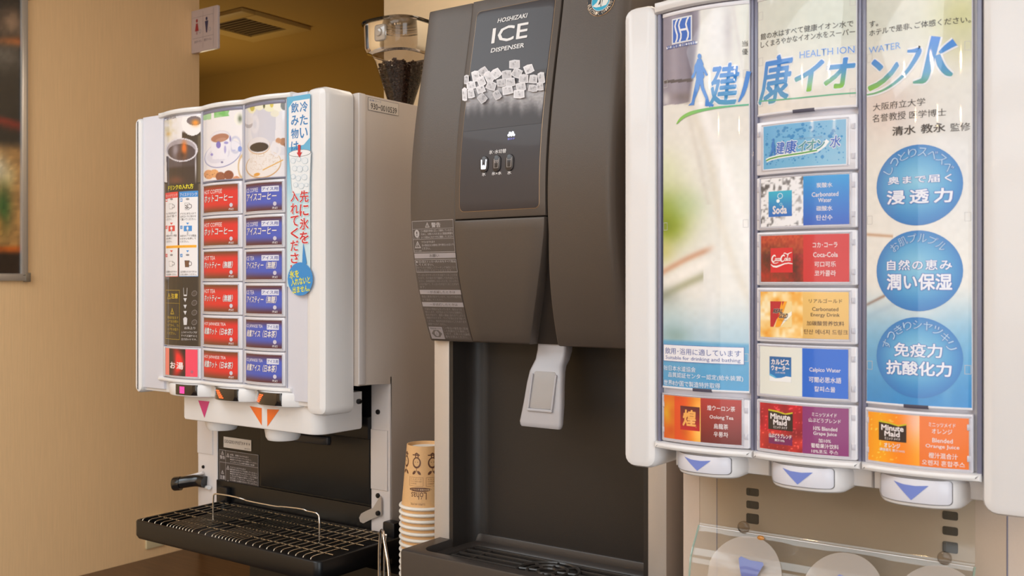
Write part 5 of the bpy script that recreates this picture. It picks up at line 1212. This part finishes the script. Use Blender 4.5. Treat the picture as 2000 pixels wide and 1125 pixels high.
# poster 3
p, o3, c0, c1 = poster(2, zp3, zt3, 110, 440, 'right water poster with three blue circles of white writing')
p.layer()
p.pt_('す。', 1699, 43, 55, 1716, BK, bold=.008); p.pt_('ホテルで是非､ご体感ください。', 1699, 60, 72.5, 1897, BK, bold=.008)
p.pt_('WATER', 1698, 93.5, 106, 1760, (84, 146, 220), out=GLW, outw=.06)
q = p.bb(1697, 112, 1757, 176); p.text('ン', q[0], q[1], q[2], q[3], logocol(q[2], q[3]+.004), bold=.05, shear=.12, out=GLW, outw=.1)
lc = logocol(p.S.hit(1820, 165)[1]-.012, p.S.hit(1820, 75)[1])
for pts, wd in (([(1829, 72), (1822, 100), (1812, 140), (1806, 158), (1795, 160), (1784, 162)], [.0075, .0075, .0065, .0055, .003, .0015]), ([(1773, 101), (1788, 100), (1798, 97), (1790, 115), (1770, 145), (1740, 170), (1715, 182), (1694, 186)], [.002, .003, .0045, .004, .003, .0022, .0016, .0012]), ([(1866, 83), (1850, 93), (1836, 104)], [.007, .005, .002]), ([(1832, 108), (1838, 128), (1850, 143), (1861, 147)], [.004, .0055, .005, .002])):
    p.pribbon(pts, [w_+.003 for w_ in wd], GLW, 0)
for pts, wd in (([(1829, 72), (1822, 100), (1812, 140), (1806, 158), (1795, 160), (1784, 162)], [.0075, .0075, .0065, .0055, .003, .0015]), ([(1773, 101), (1788, 100), (1798, 97), (1790, 115), (1770, 145), (1740, 170), (1715, 182), (1694, 186)], [.002, .003, .0045, .004, .003, .0022, .0016, .0012]), ([(1866, 83), (1850, 93), (1836, 104)], [.007, .005, .002]), ([(1832, 108), (1838, 128), (1850, 143), (1861, 147)], [.004, .0055, .005, .002])):
    p.pribbon(pts, wd, lc, 1)
p.pt_('大阪府立大学', 1706, 203.5, 218, 1808, BK); p.pt_('名誉教授', 1705, 225, 240.5, 1770, BK); p.pt_('医学博士', 1777, 218, 232.5, 1849, BK)
p.pt_('清水', 1744, 248.5, 266, 1789, BK, bold=.03); p.pt_('教永', 1800, 243.5, 261, 1847, BK, bold=.03); p.pt_('監修', 1857, 241.5, 257.5, 1896, BK)
a0_, a1_ = S3.hit(1713, 500)[0], S3.hit(1882, 500)[0]; am = (a0_+a1_)/2; RC = (a1_-a0_)/2
LT = (232, 234, 246); OC = (48, 92, 186)
for cx, cy, arc, l1, l2, b1x, b2x in ((1798, 361.5, 'しっとりスベスベ', '奥まで届く', '浸透力', (1736, 339, 1860, 361), (1734, 367, 1861, 400)),
        (1798, 529, 'お肌プルプル', '自然の恵み', '潤い保湿', (1734, 507, 1860, 528), (1734, 535, 1860, 566)), (1797, 698.5, 'すっきりシャッキリ', '免疫力', '抗酸化力', (1748, 669, 1841, 699), (1733, 703, 1859, 736))):
    bc = S3.hit(cx, cy)[1]; rb = (S3.hit(cx, cy-79)[1]-S3.hit(cx, cy+79)[1])/2
    pts = [(0, 0)]; n1, n2 = 48, 10; V = [(am, bc)]; FF = []
    for j in range(1, n2+1):
        for i in range(n1): t = 2*PI*i/n1; V.append((am+RC*j/n2*math.cos(t), bc+rb*j/n2*math.sin(t)))
    for i in range(n1): FF.append((0, 1+i, 1+(i+1) % n1))
    for j in range(n2-1):
        for i in range(n1): k0 = 1+j*n1; FF.append((k0+i, k0+n1+i, k0+n1+(i+1) % n1, k0+(i+1) % n1))
    def cc(a, b, bc=bc):
        u, v = (a-am)/RC, (b-bc)/rb; r = min(1, math.hypot(u, v)); base = mixc((56, 144, 206), (140, 200, 228), max(0, 1-math.hypot(u*.9, (v-.1))*1.1)); return mixc(base, (34, 116, 190), r**5*.8+max(0, -v-.55)*.4)
    p._add(V, FF, cc, 0); p.layer()
    arc_text(p, arc, am, bc, RC*.80, PI*(.5+.047*len(arc)), PI*(.5-.047*len(arc)), .0072, (168, 206, 232), out=OC, outw=.055, bold=.0, lift=2)
    ex = (l1 == '自然の恵み' or l1 == '奥まで届く')
    p.tb(l1, *b1x, LT, bold=.035, out=OC, outw=.085, lift=2, spacing=1.15 if ex else 1.0); p.tb(l2, *b2x, LT, bold=.045, out=OC, outw=.1, lift=2, spacing=1.4 if len(l2) == 3 and ex else 1.0); p.k -= 1
p.build('poster_print', PR_GLOSS, o3, bis=PB)
# drink buttons
rz = random.Random(9)
def cola(x, y): n = vnoise(x*9, y*7, 21); m = vnoise(x*26, y*22, 22); k = blob(x, y, .25, .5, .35, .3)*.8+blob(x, y, .8, .3, .2, .4)*.7; return 200-110*k+40*(m-.5)-60*n*(1-y), 40-20*k+40*m*(y > .6)+10*n, 30-10*k+20*m*(y > .5)
def gold(x, y): n = vnoise(x*4+y*3, y*5-x*2, 31); m = vnoise(x*14, y*12, 32); v = n*.65+m*.35; return 236+20*v, 140+110*v, 40+190*v**1.4
def crush(x, y): n = vnoise(x*9, y*9, 41); m = vnoise(x*24, y*22, 42); v = n*.5+m*.5; g = 240-150*np.clip((.46-v)*5, 0, 1)*(1-blob(x, y, .75, .5, .4, .4)*.6); return g, g-2, g+2
def grape(x, y): n = vnoise(x*5, y*5, 51); m = vnoise(x*30, y*30, 52); return 130+80*n+60*(m > .82), 20+30*n*(y < .4)+50*(m > .82), 35+40*(m > .82)+10*n
def orang(x, y): m = vnoise(x*32, y*32, 61); v = blob(x, y, .95, .9, .25, .5); return 250+0*x, 150+40*v+50*(m > .86)*(x < .6)+15*np.sin(x*7), 22+140*v+60*(m > .86)*(x < .6)
def oolong(x, y): n = vnoise(x*5, y*5, 71); v = blob(x, y, 1., .4, .3, .9); return 206+45*v+20*n, 72+130*v+50*n*(x < .3)+50*blob(x, y, .1, .55, .12, .25), 20+80*v**2+10*n
def kal(x, y): return 228+0*x, 228+0*x, 220+0*x
def calp(p, a0, a1, b0, b1, u0, u1, v0, v1): pass
LTX = (238, 228, 230)
btn = []
def dbutton(col, out, card, left, rgb, lines, logo, label, split=.515, tcol=LTX, full=False):
    c0, c1 = col3(col, .0026); xo = [XR[col]+.0034, XR[col+1]-.0034]
    q = qbox(S3, *out); o = button(S3, cold, (xo[0], xo[1], q[2]+.0006, q[3]-.0006), None, None, label, d=.003)
    bm = B()
    for zz in (.2, .72):
        for aa in (xo[0]+.001, xo[1]-.0042): z_ = q[2]+(q[3]-q[2])*zz; slab(bm, S3, aa, aa+.0028, z_, z_+.005, .0026, .0040, .0004, 0, 2)
    obj('clip', bm, CLEARRIM, o)
    cq = qbox(S3, *card)
    def dr(p, c):
        a0, a1, b0, b1 = c; w_, h = a1-a0, b1-b0; sx = a0+w_*split
        U = lambda x: a0+w_*x; V = lambda y: b1-h*y
        if full: left(p, a0, a1, b0, b1, U, V); return
        p.raster(a0, sx, b0, b1, 44, 44, left, px=False)
        if callable(rgb): p.raster(sx, a1, b0, b1, 6, 16, rgb, px=False)
        else: p.rect(sx, a1, b0, b1, rgb)
        p.layer()
        for s, x0, x1, y0, y1 in lines: p.text(s, U(x0), U(x1), V(y1), V(y0), tcol, bold=.012)
        logo(p, U, V); 
    card_print(S3, o, cq, dr, rw=.0013)
    return o
def lg_water(p, a0, a1, b0, b1, U, V):
    p.rect(a0-.0008, a1+.003, b0-.0008, b1+.0008, (236, 234, 240)); p.layer()
    p.raster(a0, a1, b0, b1, 20, 16, lambda u, v: (92+40*u+10*vnoise(u*8, v*8, 2), 172+16*u, 216+6*v), px=False); p.layer()
    r_ = random.Random(2)
    for _ in range(170):
        r = r_.choice((.0005, .0005, .0007, .001, .0016)); x, y = r_.uniform(a0+.002, a1-.002), r_.uniform(b0+.002, b1-.002); p.ell(x, y, r, r, (50, 138, 198), n=8)
    p.layer()
    walker_ab = [(.12, .38), (.145, .36), (.15, .42), (.165, .5), (.15, .56), (.175, .68), (.155, .70), (.13, .60), (.10, .70), (.085, .70), (.115, .54), (.11, .45)]
    p.ribbon([(U(x), V(y)) for x, y in ((.04, .80), (.09, .765), (.2, .735), (.5, .70), (.68, .66), (.76, .55), (.80, .45))], .0036, (240, 242, 244)); p.layer()
    for s, x0, x1, y0, y1 in (('建', .17, .29, .40, .68), ('康', .29, .44, .39, .68), ('イ', .45, .55, .43, .66), ('オ', .55, .67, .41, .65), ('ン', .67, .77, .43, .64), ('水', .82, .95, .36, .62)):
        p.text(s, U(x0), U(x1), V(y1), V(y0), (40, 96, 190) if s in '建康水' else (52, 140, 150), bold=.04, shear=.12, out=(240, 242, 244), outw=.12, lift=1)
    p.poly([(U(x), V(y)) for x, y in walker_ab], (40, 120, 200), 1); p.ell(U(.137), V(.335), .0009, .0014, (40, 120, 200), 1)
    p.ribbon([(U(x), V(y)) for x, y in ((.04, .80), (.09, .765), (.2, .735), (.5, .70), (.68, .66))], .0013, (90, 160, 70), 1)
    p.text('HEALTH ION WATER', U(.44), U(.75), V(.385), V(.34), (150, 190, 220), res=1, lift=1)
dbutton(1, (1480, 238, 344, 1674, 223, 334), (1494, 248.7, 332, 1655, 233.6, 321), lg_water, None, [], None, 'pale blue bubbly button for health ion water', full=True)
def lg_soda(p, U, V):
    p.raster(U(.10), U(.385), V(.80), V(.27), 3, 10, lambda u, v: (20+10*v, 100+80*v, 190+20*v), px=False); p.layer(); ar = (U(.1)-U(0))/(V(0)-V(.1))
    for x, y, r in ((.245, .375, .0027), (.255, .55, .0013)): p.ell(U(x), V(y), r, r, (220, 240, 250)); p.ell(U(x), V(y), r*.78, r*.78, (30, 160, 205), 1)
    p.ell(U(.22), V(.475), .0017, .0017, (240, 248, 252)); p.text('Soda', U(.155), U(.325), V(.74), V(.58), LTX, bold=.05)
dbutton(1, (1478, 347, 451, 1674, 336, 447), (1489, 348, 444, 1661, 344, 438), crush, lambda u, v: (30+0*u, 90+60*v, 190+26*v), [('炭酸水', .66, .83, .15, .25), ('Carbonated', .61, .89, .34, .43), ('Water', .68, .82, .46, .545), ('碳酸水', .66, .83, .62, .72), ('탄산수', .66, .83, .80, .91)], lg_soda, 'blue and white soda button')
def lg_cola(p, U, V):
    p.rect(U(.125), U(.395), V(.80), V(.27), (214, 24, 40)); p.layer()
    W_ = (246, 238, 238)
    # flowing script wordmark: two capitals with tails, small letters between
    def R2(L, w_):
        q = smoothpts([Vector((U(x), V(y), 0)) for x, y in L], 2)
        if isinstance(w_, list): w_ = list(np.interp(np.linspace(0, 1, len(q)), np.linspace(0, 1, len(w_)), w_))
        p.ribbon([(v.x, v.y) for v in q], w_, W_, 1)
    for c_ in (.150, .262):
        R2([(c_+.040, .455), (c_+.030, .425), (c_+.008, .44), (c_-.008, .50), (c_-.002, .56), (c_+.016, .565), (c_+.036, .535)], [.0005, .0011, .0013, .0013, .0012, .0009, .0004])
    def oo(x, w_=.009): R2([(x, .49), (x-w_, .50), (x-w_*1.1, .535), (x, .55), (x+w_, .535), (x+w_, .50), (x, .49)], .0006)
    oo(.196); R2([(.226, .50), (.214, .49), (.206, .52), (.213, .55), (.226, .54)], .0006); oo(.236, .008); R2([(.246, .49), (.243, .545), (.252, .545)], .0006)
    R2([(.254, .52), (.262, .517)], .0007)
    oo(.312); R2([(.328, .55), (.324, .53), (.338, .44), (.345, .415), (.335, .42), (.331, .55), (.342, .54)], .0006); oo(.355, .008); R2([(.366, .49), (.362, .545), (.374, .54)], .0006)
    R2([(.288, .41), (.30, .375), (.318, .40), (.335, .41), (.36, .385), (.385, .37)], [.0004, .0008, .0007, .0008, .0006, .0004]); R2([(.152, .575), (.165, .595), (.195, .60), (.225, .58)], [.0004, .0008, .0006, .0003])
    p.ribbon([(U(x), V(y)) for x, y in ((.128, .62), (.16, .665), (.2, .675), (.25, .645), (.3, .61), (.35, .60), (.393, .615))], [.0004, .0014, .0017, .0013, .001, .001, .0008], W_)
dbutton(1, (1478, 453, 560, 1674, 448, 557), (1489, 461, 551, 1661, 457, 550), cola, (206, 40, 44), [('コカ･コーラ', .62, .88, .17, .28), ('Coca-Cola', .625, .885, .38, .48), ('可口可乐', .64, .865, .575, .685), ('코카콜라', .64, .865, .76, .88)], lg_cola, 'red cola button')
def lg_rg(p, U, V):
    p.rect(U(.13), U(.39), V(.77), V(.21), (244, 214, 150)); p.layer(); p.poly([(U(.13), V(.21)), (U(.30), V(.21)), (U(.17), V(.77)), (U(.13), V(.77))], (188, 26, 44)); p.poly([(U(.27), V(.21)), (U(.335), V(.21)), (U(.27), V(.55)), (U(.345), V(.47)), (U(.25), V(.77)), (U(.19), V(.77))], (246, 160, 30)); p.poly([(U(.345), V(.47)), (U(.39), V(.42)), (U(.39), V(.5)), (U(.25), V(.77)), (U(.235), V(.77))], (250, 244, 230)); p.layer()
    K = (30, 22, 22); p.text('REAL', U(.165), U(.295), V(.465), V(.375), K, bold=.045, shear=.3, out=(240, 232, 225), outw=.09, lift=1); p.text('GOLD', U(.235), U(.35), V(.575), V(.475), K, bold=.045, shear=.3, out=(240, 232, 225), outw=.09, lift=1); p.text('リアルゴールド', U(.235), U(.335), V(.64), V(.60), K, res=1); p.poly([(U(.225), V(.47)), (U(.24), V(.46)), (U(.236), V(.52)), (U(.246), V(.51)), (U(.212), V(.60)), (U(.221), V(.54)), (U(.212), V(.545))], (206, 20, 40), 2)
TB_ = (96, 66, 40)
dbutton(1, (1478, 562, 670, 1674, 559, 671), (1488, 569, 657, 1660, 571, 663), gold, lambda u, v: (222+16*v, 176+16*v, 100+10*v), [('リアルゴールド', .585, .935, .145, .235), ('Carbonated', .62, .895, .325, .405), ('Energy Drink', .605, .91, .45, .545), ('加碳酸营养饮料', .56, .955, .62, .72), ('탄산 에너지 드링크', .53, .99, .80, .905)], lg_rg, 'orange energy drink button', tcol=TB_)
def lg_cal(p, U, V):
    p.raster(U(.125), U(.39), V(.72), V(.2), 3, 8, lambda u, v: (20+0*u, 96+30*(1-v), 160+40*(1-v)), px=False); p.layer(); p.poly([(U(.125), V(.60)), (U(.2), V(.655)), (U(.27), V(.64)), (U(.33), V(.60)), (U(.39), V(.61)), (U(.39), V(.72)), (U(.125), V(.72))], (238, 238, 240)); p.poly([(U(.125), V(.56)), (U(.18), V(.60)), (U(.22), V(.645)), (U(.2), V(.655)), (U(.125), V(.60))], (90, 180, 220), 1)
    p.text('カルピス', U(.15), U(.365), V(.365), V(.255), LTX, bold=.07); p.text('ウォーター', U(.15), U(.365), V(.49), V(.385), LTX, bold=.07); p.text('CALPIS WATER', U(.195), U(.32), V(.55), V(.515), LTX, res=1)
dbutton(1, (1478, 671, 775.5, 1674, 673, 786), (1487, 675, 768, 1659, 683, 778), kal, (20, 100, 206), [('Calpico Water', .595, .925, .39, .495), ('可爾必思水語', .59, .93, .575, .69), ('칼피스물', .65, .87, .77, .875)], lg_cal, 'cream and blue milk water button')
def mm(p, U, V, x0, x1, y0, y1, sub, sub2, scol):
    p.poly([(U(x0), V(y0)), (U(x0), V(y0-.03)), (U(x0+(x1-x0)*.35), V(y0-.015)), (U(x0+(x1-x0)*.7), V(y0+.03)), (U(x1), V(y0-.01)), (U(x1), V(y0+.05)), (U(x0), V(y0+.05))], (206, 190, 40)); p.layer()
    p.poly([(U(x0), V(y1)), (U(x0), V(y0)), (U(x0+(x1-x0)*.4), V(y0+.02)), (U(x0+(x1-x0)*.72), V(y0+.06)), (U(x1), V(y0+.02)), (U(x1), V(y1))], (44, 32, 32)); p.layer(); w_ = x1-x0; h = y1-y0
    p.text('Minute', U(x0+w_*.1), U(x1-w_*.1), V(y0+h*.42), V(y0+h*.13), LTX, bold=.05); p.text('Maid', U(x0+w_*.22), U(x1-w_*.24), V(y0+h*.73), V(y0+h*.46), LTX, bold=.05); p.text('ミニッツ メイド', U(x0+w_*.22), U(x1-w_*.22), V(y0+h*.93), V(y0+h*.79), LTX, res=1, bold=.03)
def lg_gr(p, U, V):
    p.rect(U(.115), U(.40), V(.87), V(.68), (120, 30, 90)); mm(p, U, V, .11, .405, .16, .56, '', '', None); p.text('山ぶどうブレンド', U(.12), U(.39), V(.735), V(.64), LTX, bold=.05); p.text('果汁10%', U(.19), U(.31), V(.81), V(.755), LTX, bold=.03)
dbutton(1, (1478, 777, 880, 1674, 789.6, 900), (1487, 785, 873.6, 1660, 797, 890.7), grape, (136, 44, 112), [('ミニッツメイド', .62, .88, .12, .20), ('山ぶどうブレンド', .585, .92, .235, .325), ('10% Blended', .635, .885, .41, .49), ('Grape Juice', .635, .88, .52, .61), ('加10%', .69, .82, .66, .745), ('葡萄果汁饮料', .61, .90, .77, .865), ('10%포도 주스', .615, .895, .90, .975)], lg_gr, 'purple grape juice button')
def lg_oo(p, U, V):
    p.raster(U(.245), U(.505), V(.76), V(.215), 3, 8, lambda u, v: (196-110*v, 26+0*u, 40+0*u), px=False); p.layer(); p.text('煌', U(.28), U(.46), V(.66), V(.30), (240, 170, 90), bold=.05, shear=.05); p.text('®', U(.45), U(.47), V(.7), V(.66), (220, 140, 90), res=1)
dbutton(0, (1293, 765, 857, 1464, 781, 880), (1300, 770, 854, 1451, 781, 868), oolong, lambda u, v: (110+70*v+0*u, 34+20*v, 34+14*v), [('煌ウーロン茶', .60, .93, .15, .265), ('Oolong Tea', .63, .91, .37, .47), ('烏龍茶', .68, .85, .555, .67), ('우롱차', .68, .85, .735, .85)], lg_oo, 'amber oolong tea button')
def lg_or(p, U, V):
    mm(p, U, V, .12, .41, .19, .56, '', '', None); p.text('オレンジ', U(.18), U(.345), V(.69), V(.60), LTX, bold=.05); p.text('濃縮還元 果汁100%', U(.13), U(.395), V(.77), V(.71), LTX, res=1, bold=.02)
dbutton(2, (1690, 791, 898, 1906, 809, 931), (1698, 802, 897, 1894, 817, 916), orang, (238, 116, 34), [('ミニッツメイド', .63, .88, .115, .20), ('オレンジ', .66, .85, .235, .33), ('Blended', .665, .855, .42, .505), ('Orange Juice', .60, .915, .545, .635), ('橙汁混合汁', .63, .90, .71, .82), ('오렌지 혼합주스', .565, .965, .86, .965)], lg_or, 'orange juice button', split=.54)
# spout hoods with arrow plates
for i, (x0, x1, yb0, px0, px1, py) in enumerate(((1310, 1447, 934, 1318, 1428, 0), (1492, 1656, 962, 1506, 1630, 0), (1704, 1887, 994, 1717, 1860, 0))):
    a0, a1 = F3.hit(x0, 900)[0], F3.hit(x1, 900)[0]
    def fh(a, b, a0=a0, a1=a1):
        s = min(1, abs(2*a-a0-a1)/(a1-a0)); return Y3+.016-.026*(1-s**3)
    S = Front(Y3, fh); zbm = S.hit((x0+x1)/2-5, yb0)[1]
    bm = B(); slab(bm, S, a0, a1, zbm, RZB-.0003, -.06, 0, .006, .010, 18); o = obj('spout_hood', bm, CW, cold)
    b0_, b1_ = F3.hit(px0, 900)[0], F3.hit(px1, 900)[0]; zt_ = RZB-.002
    bm = B(); slab(bm, S, b0_-.0005, b1_+.0005, zbm+.0045, zt_, 0, .0003, 0, .003, 12); obj('plate_seam', bm, mat('seam_grey', (96, 90, 90), .6), o)
    bm = B(); slab(bm, S, b0_, b1_, zbm+.005, zt_, 0, .0008, .0003, .003, 12); obj('hood_plate', bm, WHITE2, o)
    p = Print(S, .0011); am = (b0_+b1_)/2-.001; h = zt_-zbm-.005; zt2 = zt_-h*.22
    p.poly([(am-.0145, zt2+.001), (am-.006, zt2-.0008), (am+.004, zt2-.0012), (am+.0145, zt2), (am+.0005, zbm+.005+h*.10)], (112, 132, 206)); p.build('down_arrow', PR_CARD, o, bis=(.003, 0))
bm = B(); xk = [F3.hit(x, 900)[0] for x in (1300, 1488, 1692, 1918)]
for i in range(3):
    bm = B(); slab(bm, Front(Y3+.020), xk[i]+.0005, xk[i+1]-.0005, RZ0+.0015, RZB, -.05, 0, .003, 0, 3); obj('under_skirt', bm, CW, cold)
# clear splash guard with frosted cup windows
guard = thing('splash_guard', (-.29, .95, CZ-.45), 'clear acrylic splash guard with frosted round topped windows under the right dispenser', 'splash guard')
ga0 = Front(.965).hit(1360, 1000)[0]; ga1 = ga0+.268
prof = [(.9725, -.19), (.9725, -.247), (.9715, -.2545), (.966, -.262), (.957, -.274), (.9515, -.284), (.949, -.296), (.9435, -.33), (.935, -.38), (.926, -.43)]
ys_ = [q[0] for q in prof][::-1]; zs_ = [q[1] for q in prof][::-1]
def gf(a, b): return float(np.interp(b, zs_, ys_))
SG3 = Front(.95, gf)
bm = B(); th = .0012
ol = [(y, z) for y, z in prof]+[(y+th, z-.0006) for y, z in prof[::-1]]
ring_loft(bm, [[(x, y, z+CZ) for y, z in ol] for x in (ga0, ga0+.004, ga1-.004, ga1)])
obj('guard_sheet', bm, GL2, guard, smooth=50)
EDG = mat('acrylic_edge', (150, 165, 150), .15, coat=1)
bm = B()
for x in (ga0, ga1): tube(bm, [(x, y-.0002, z+CZ) for y, z in prof[2:]], .0011, 6)
obj('guard_edge', bm, EDG, guard)
bm = B(); tube(bm, [(ga0, .9712, CZ-.2548), (ga1, .9712, CZ-.2548)], .0005, 6); obj('fold_line', bm, mat('fold_white', (232, 228, 228), .15, coat=1), guard)
FRO = bpy.data.materials.new('frosted_acrylic'); FRO.use_nodes = True; b_ = FRO.node_tree.nodes['Principled BSDF']; b_.inputs['Base Color'].default_value = (*lin((214, 202, 194)), 1); b_.inputs['Alpha'].default_value = .5; b_.inputs['Roughness'].default_value = .25; b_.inputs['Coat Weight'].default_value = .5
for cx, ty in ((1470, 1047), (1660, 1079), (1842, 1104)):
    a, b = SG3.hit(cx, ty); 
    hw = .0385; zb_ = -.425
    def wz(u, v, a=a, b=b, hw=hw, zb_=zb_): # outline
        return u, v
    bm = B(); n = 26; fr = []; bk = []
    P_ = []
    for k in range(n+1):
        t = PI*k/n; P_.append((a-hw*math.cos(t)*(1), b-.034+.034*math.sin(t)))
    P_ = [(a-hw-.008, zb_)]+[(a-hw-.004, -.36)]+P_+[(a+hw+.004, -.36)]+[(a+hw+.008, zb_)]
    m = len(P_)//2
    off = lambda z: .0015+.007*min(1, max(0, (b-z)/.03))
    for k in range(m):
        L_, R_2 = P_[k], P_[-1-k]; z = (L_[1]+R_2[1])/2; nn = 8
        fr.append([bm.verts.new(SG3.pt(L_[0]+(R_2[0]-L_[0])*j/nn, z, .0015+.008*(1-(2*j/nn-1)**2)*min(1, (b-z)/.05))) for j in range(nn+1)])
    for r0, r1 in zip(fr, fr[1:]):
        for j in range(8): bm.faces.new((r0[j], r0[j+1], r1[j+1], r1[j]))
    o = obj('frosted_window', bm, FRO, guard, smooth=60)
    p = Print(SG3, .0106); a += .007; zt_ = b-.019
    p.poly([(a-.012, zt_+.001), (a-.010, zt_+.003), (a+.0, zt_+.001), (a+.013, zt_+.001), (a+.0145, zt_-.001), (a+.001, zt_-.03), (a-.001, zt_-.03)], (96, 104, 166)); p.build('down_arrow', PR_CARD, o, bis=(.004, .006))
bm = B()
for cx, cy in ((1471, 1020), (1857, 1078)):
    a, b = FP3.hit(cx, cy); bm = B(); cyl(bm, (a, .9735, b+CZ), (0, -1, 0), .0062, .004, 20, bev=.0015); ringtube(bm, a, 0, 0, .0052, .0006) if False else None; obj('suction_knob', bm, GL1, guard)
a, b = SG3.hit(1487, 1050)
bm = B(); rg = [[(a+.0038*rr*math.cos(2*PI*k/14), SG3.y(a, b)-.0012-.0022*hh, b+CZ+.0024*rr*math.sin(2*PI*k/14)) for k in range(14)] for rr, hh in ((1, 0), (.95, .5), (.7, .9), (.3, 1.05))]
ring_loft(bm, rg); obj('dried_drop', bm, mat('amber_drop', (196, 128, 52), .2, coat=1), guard)
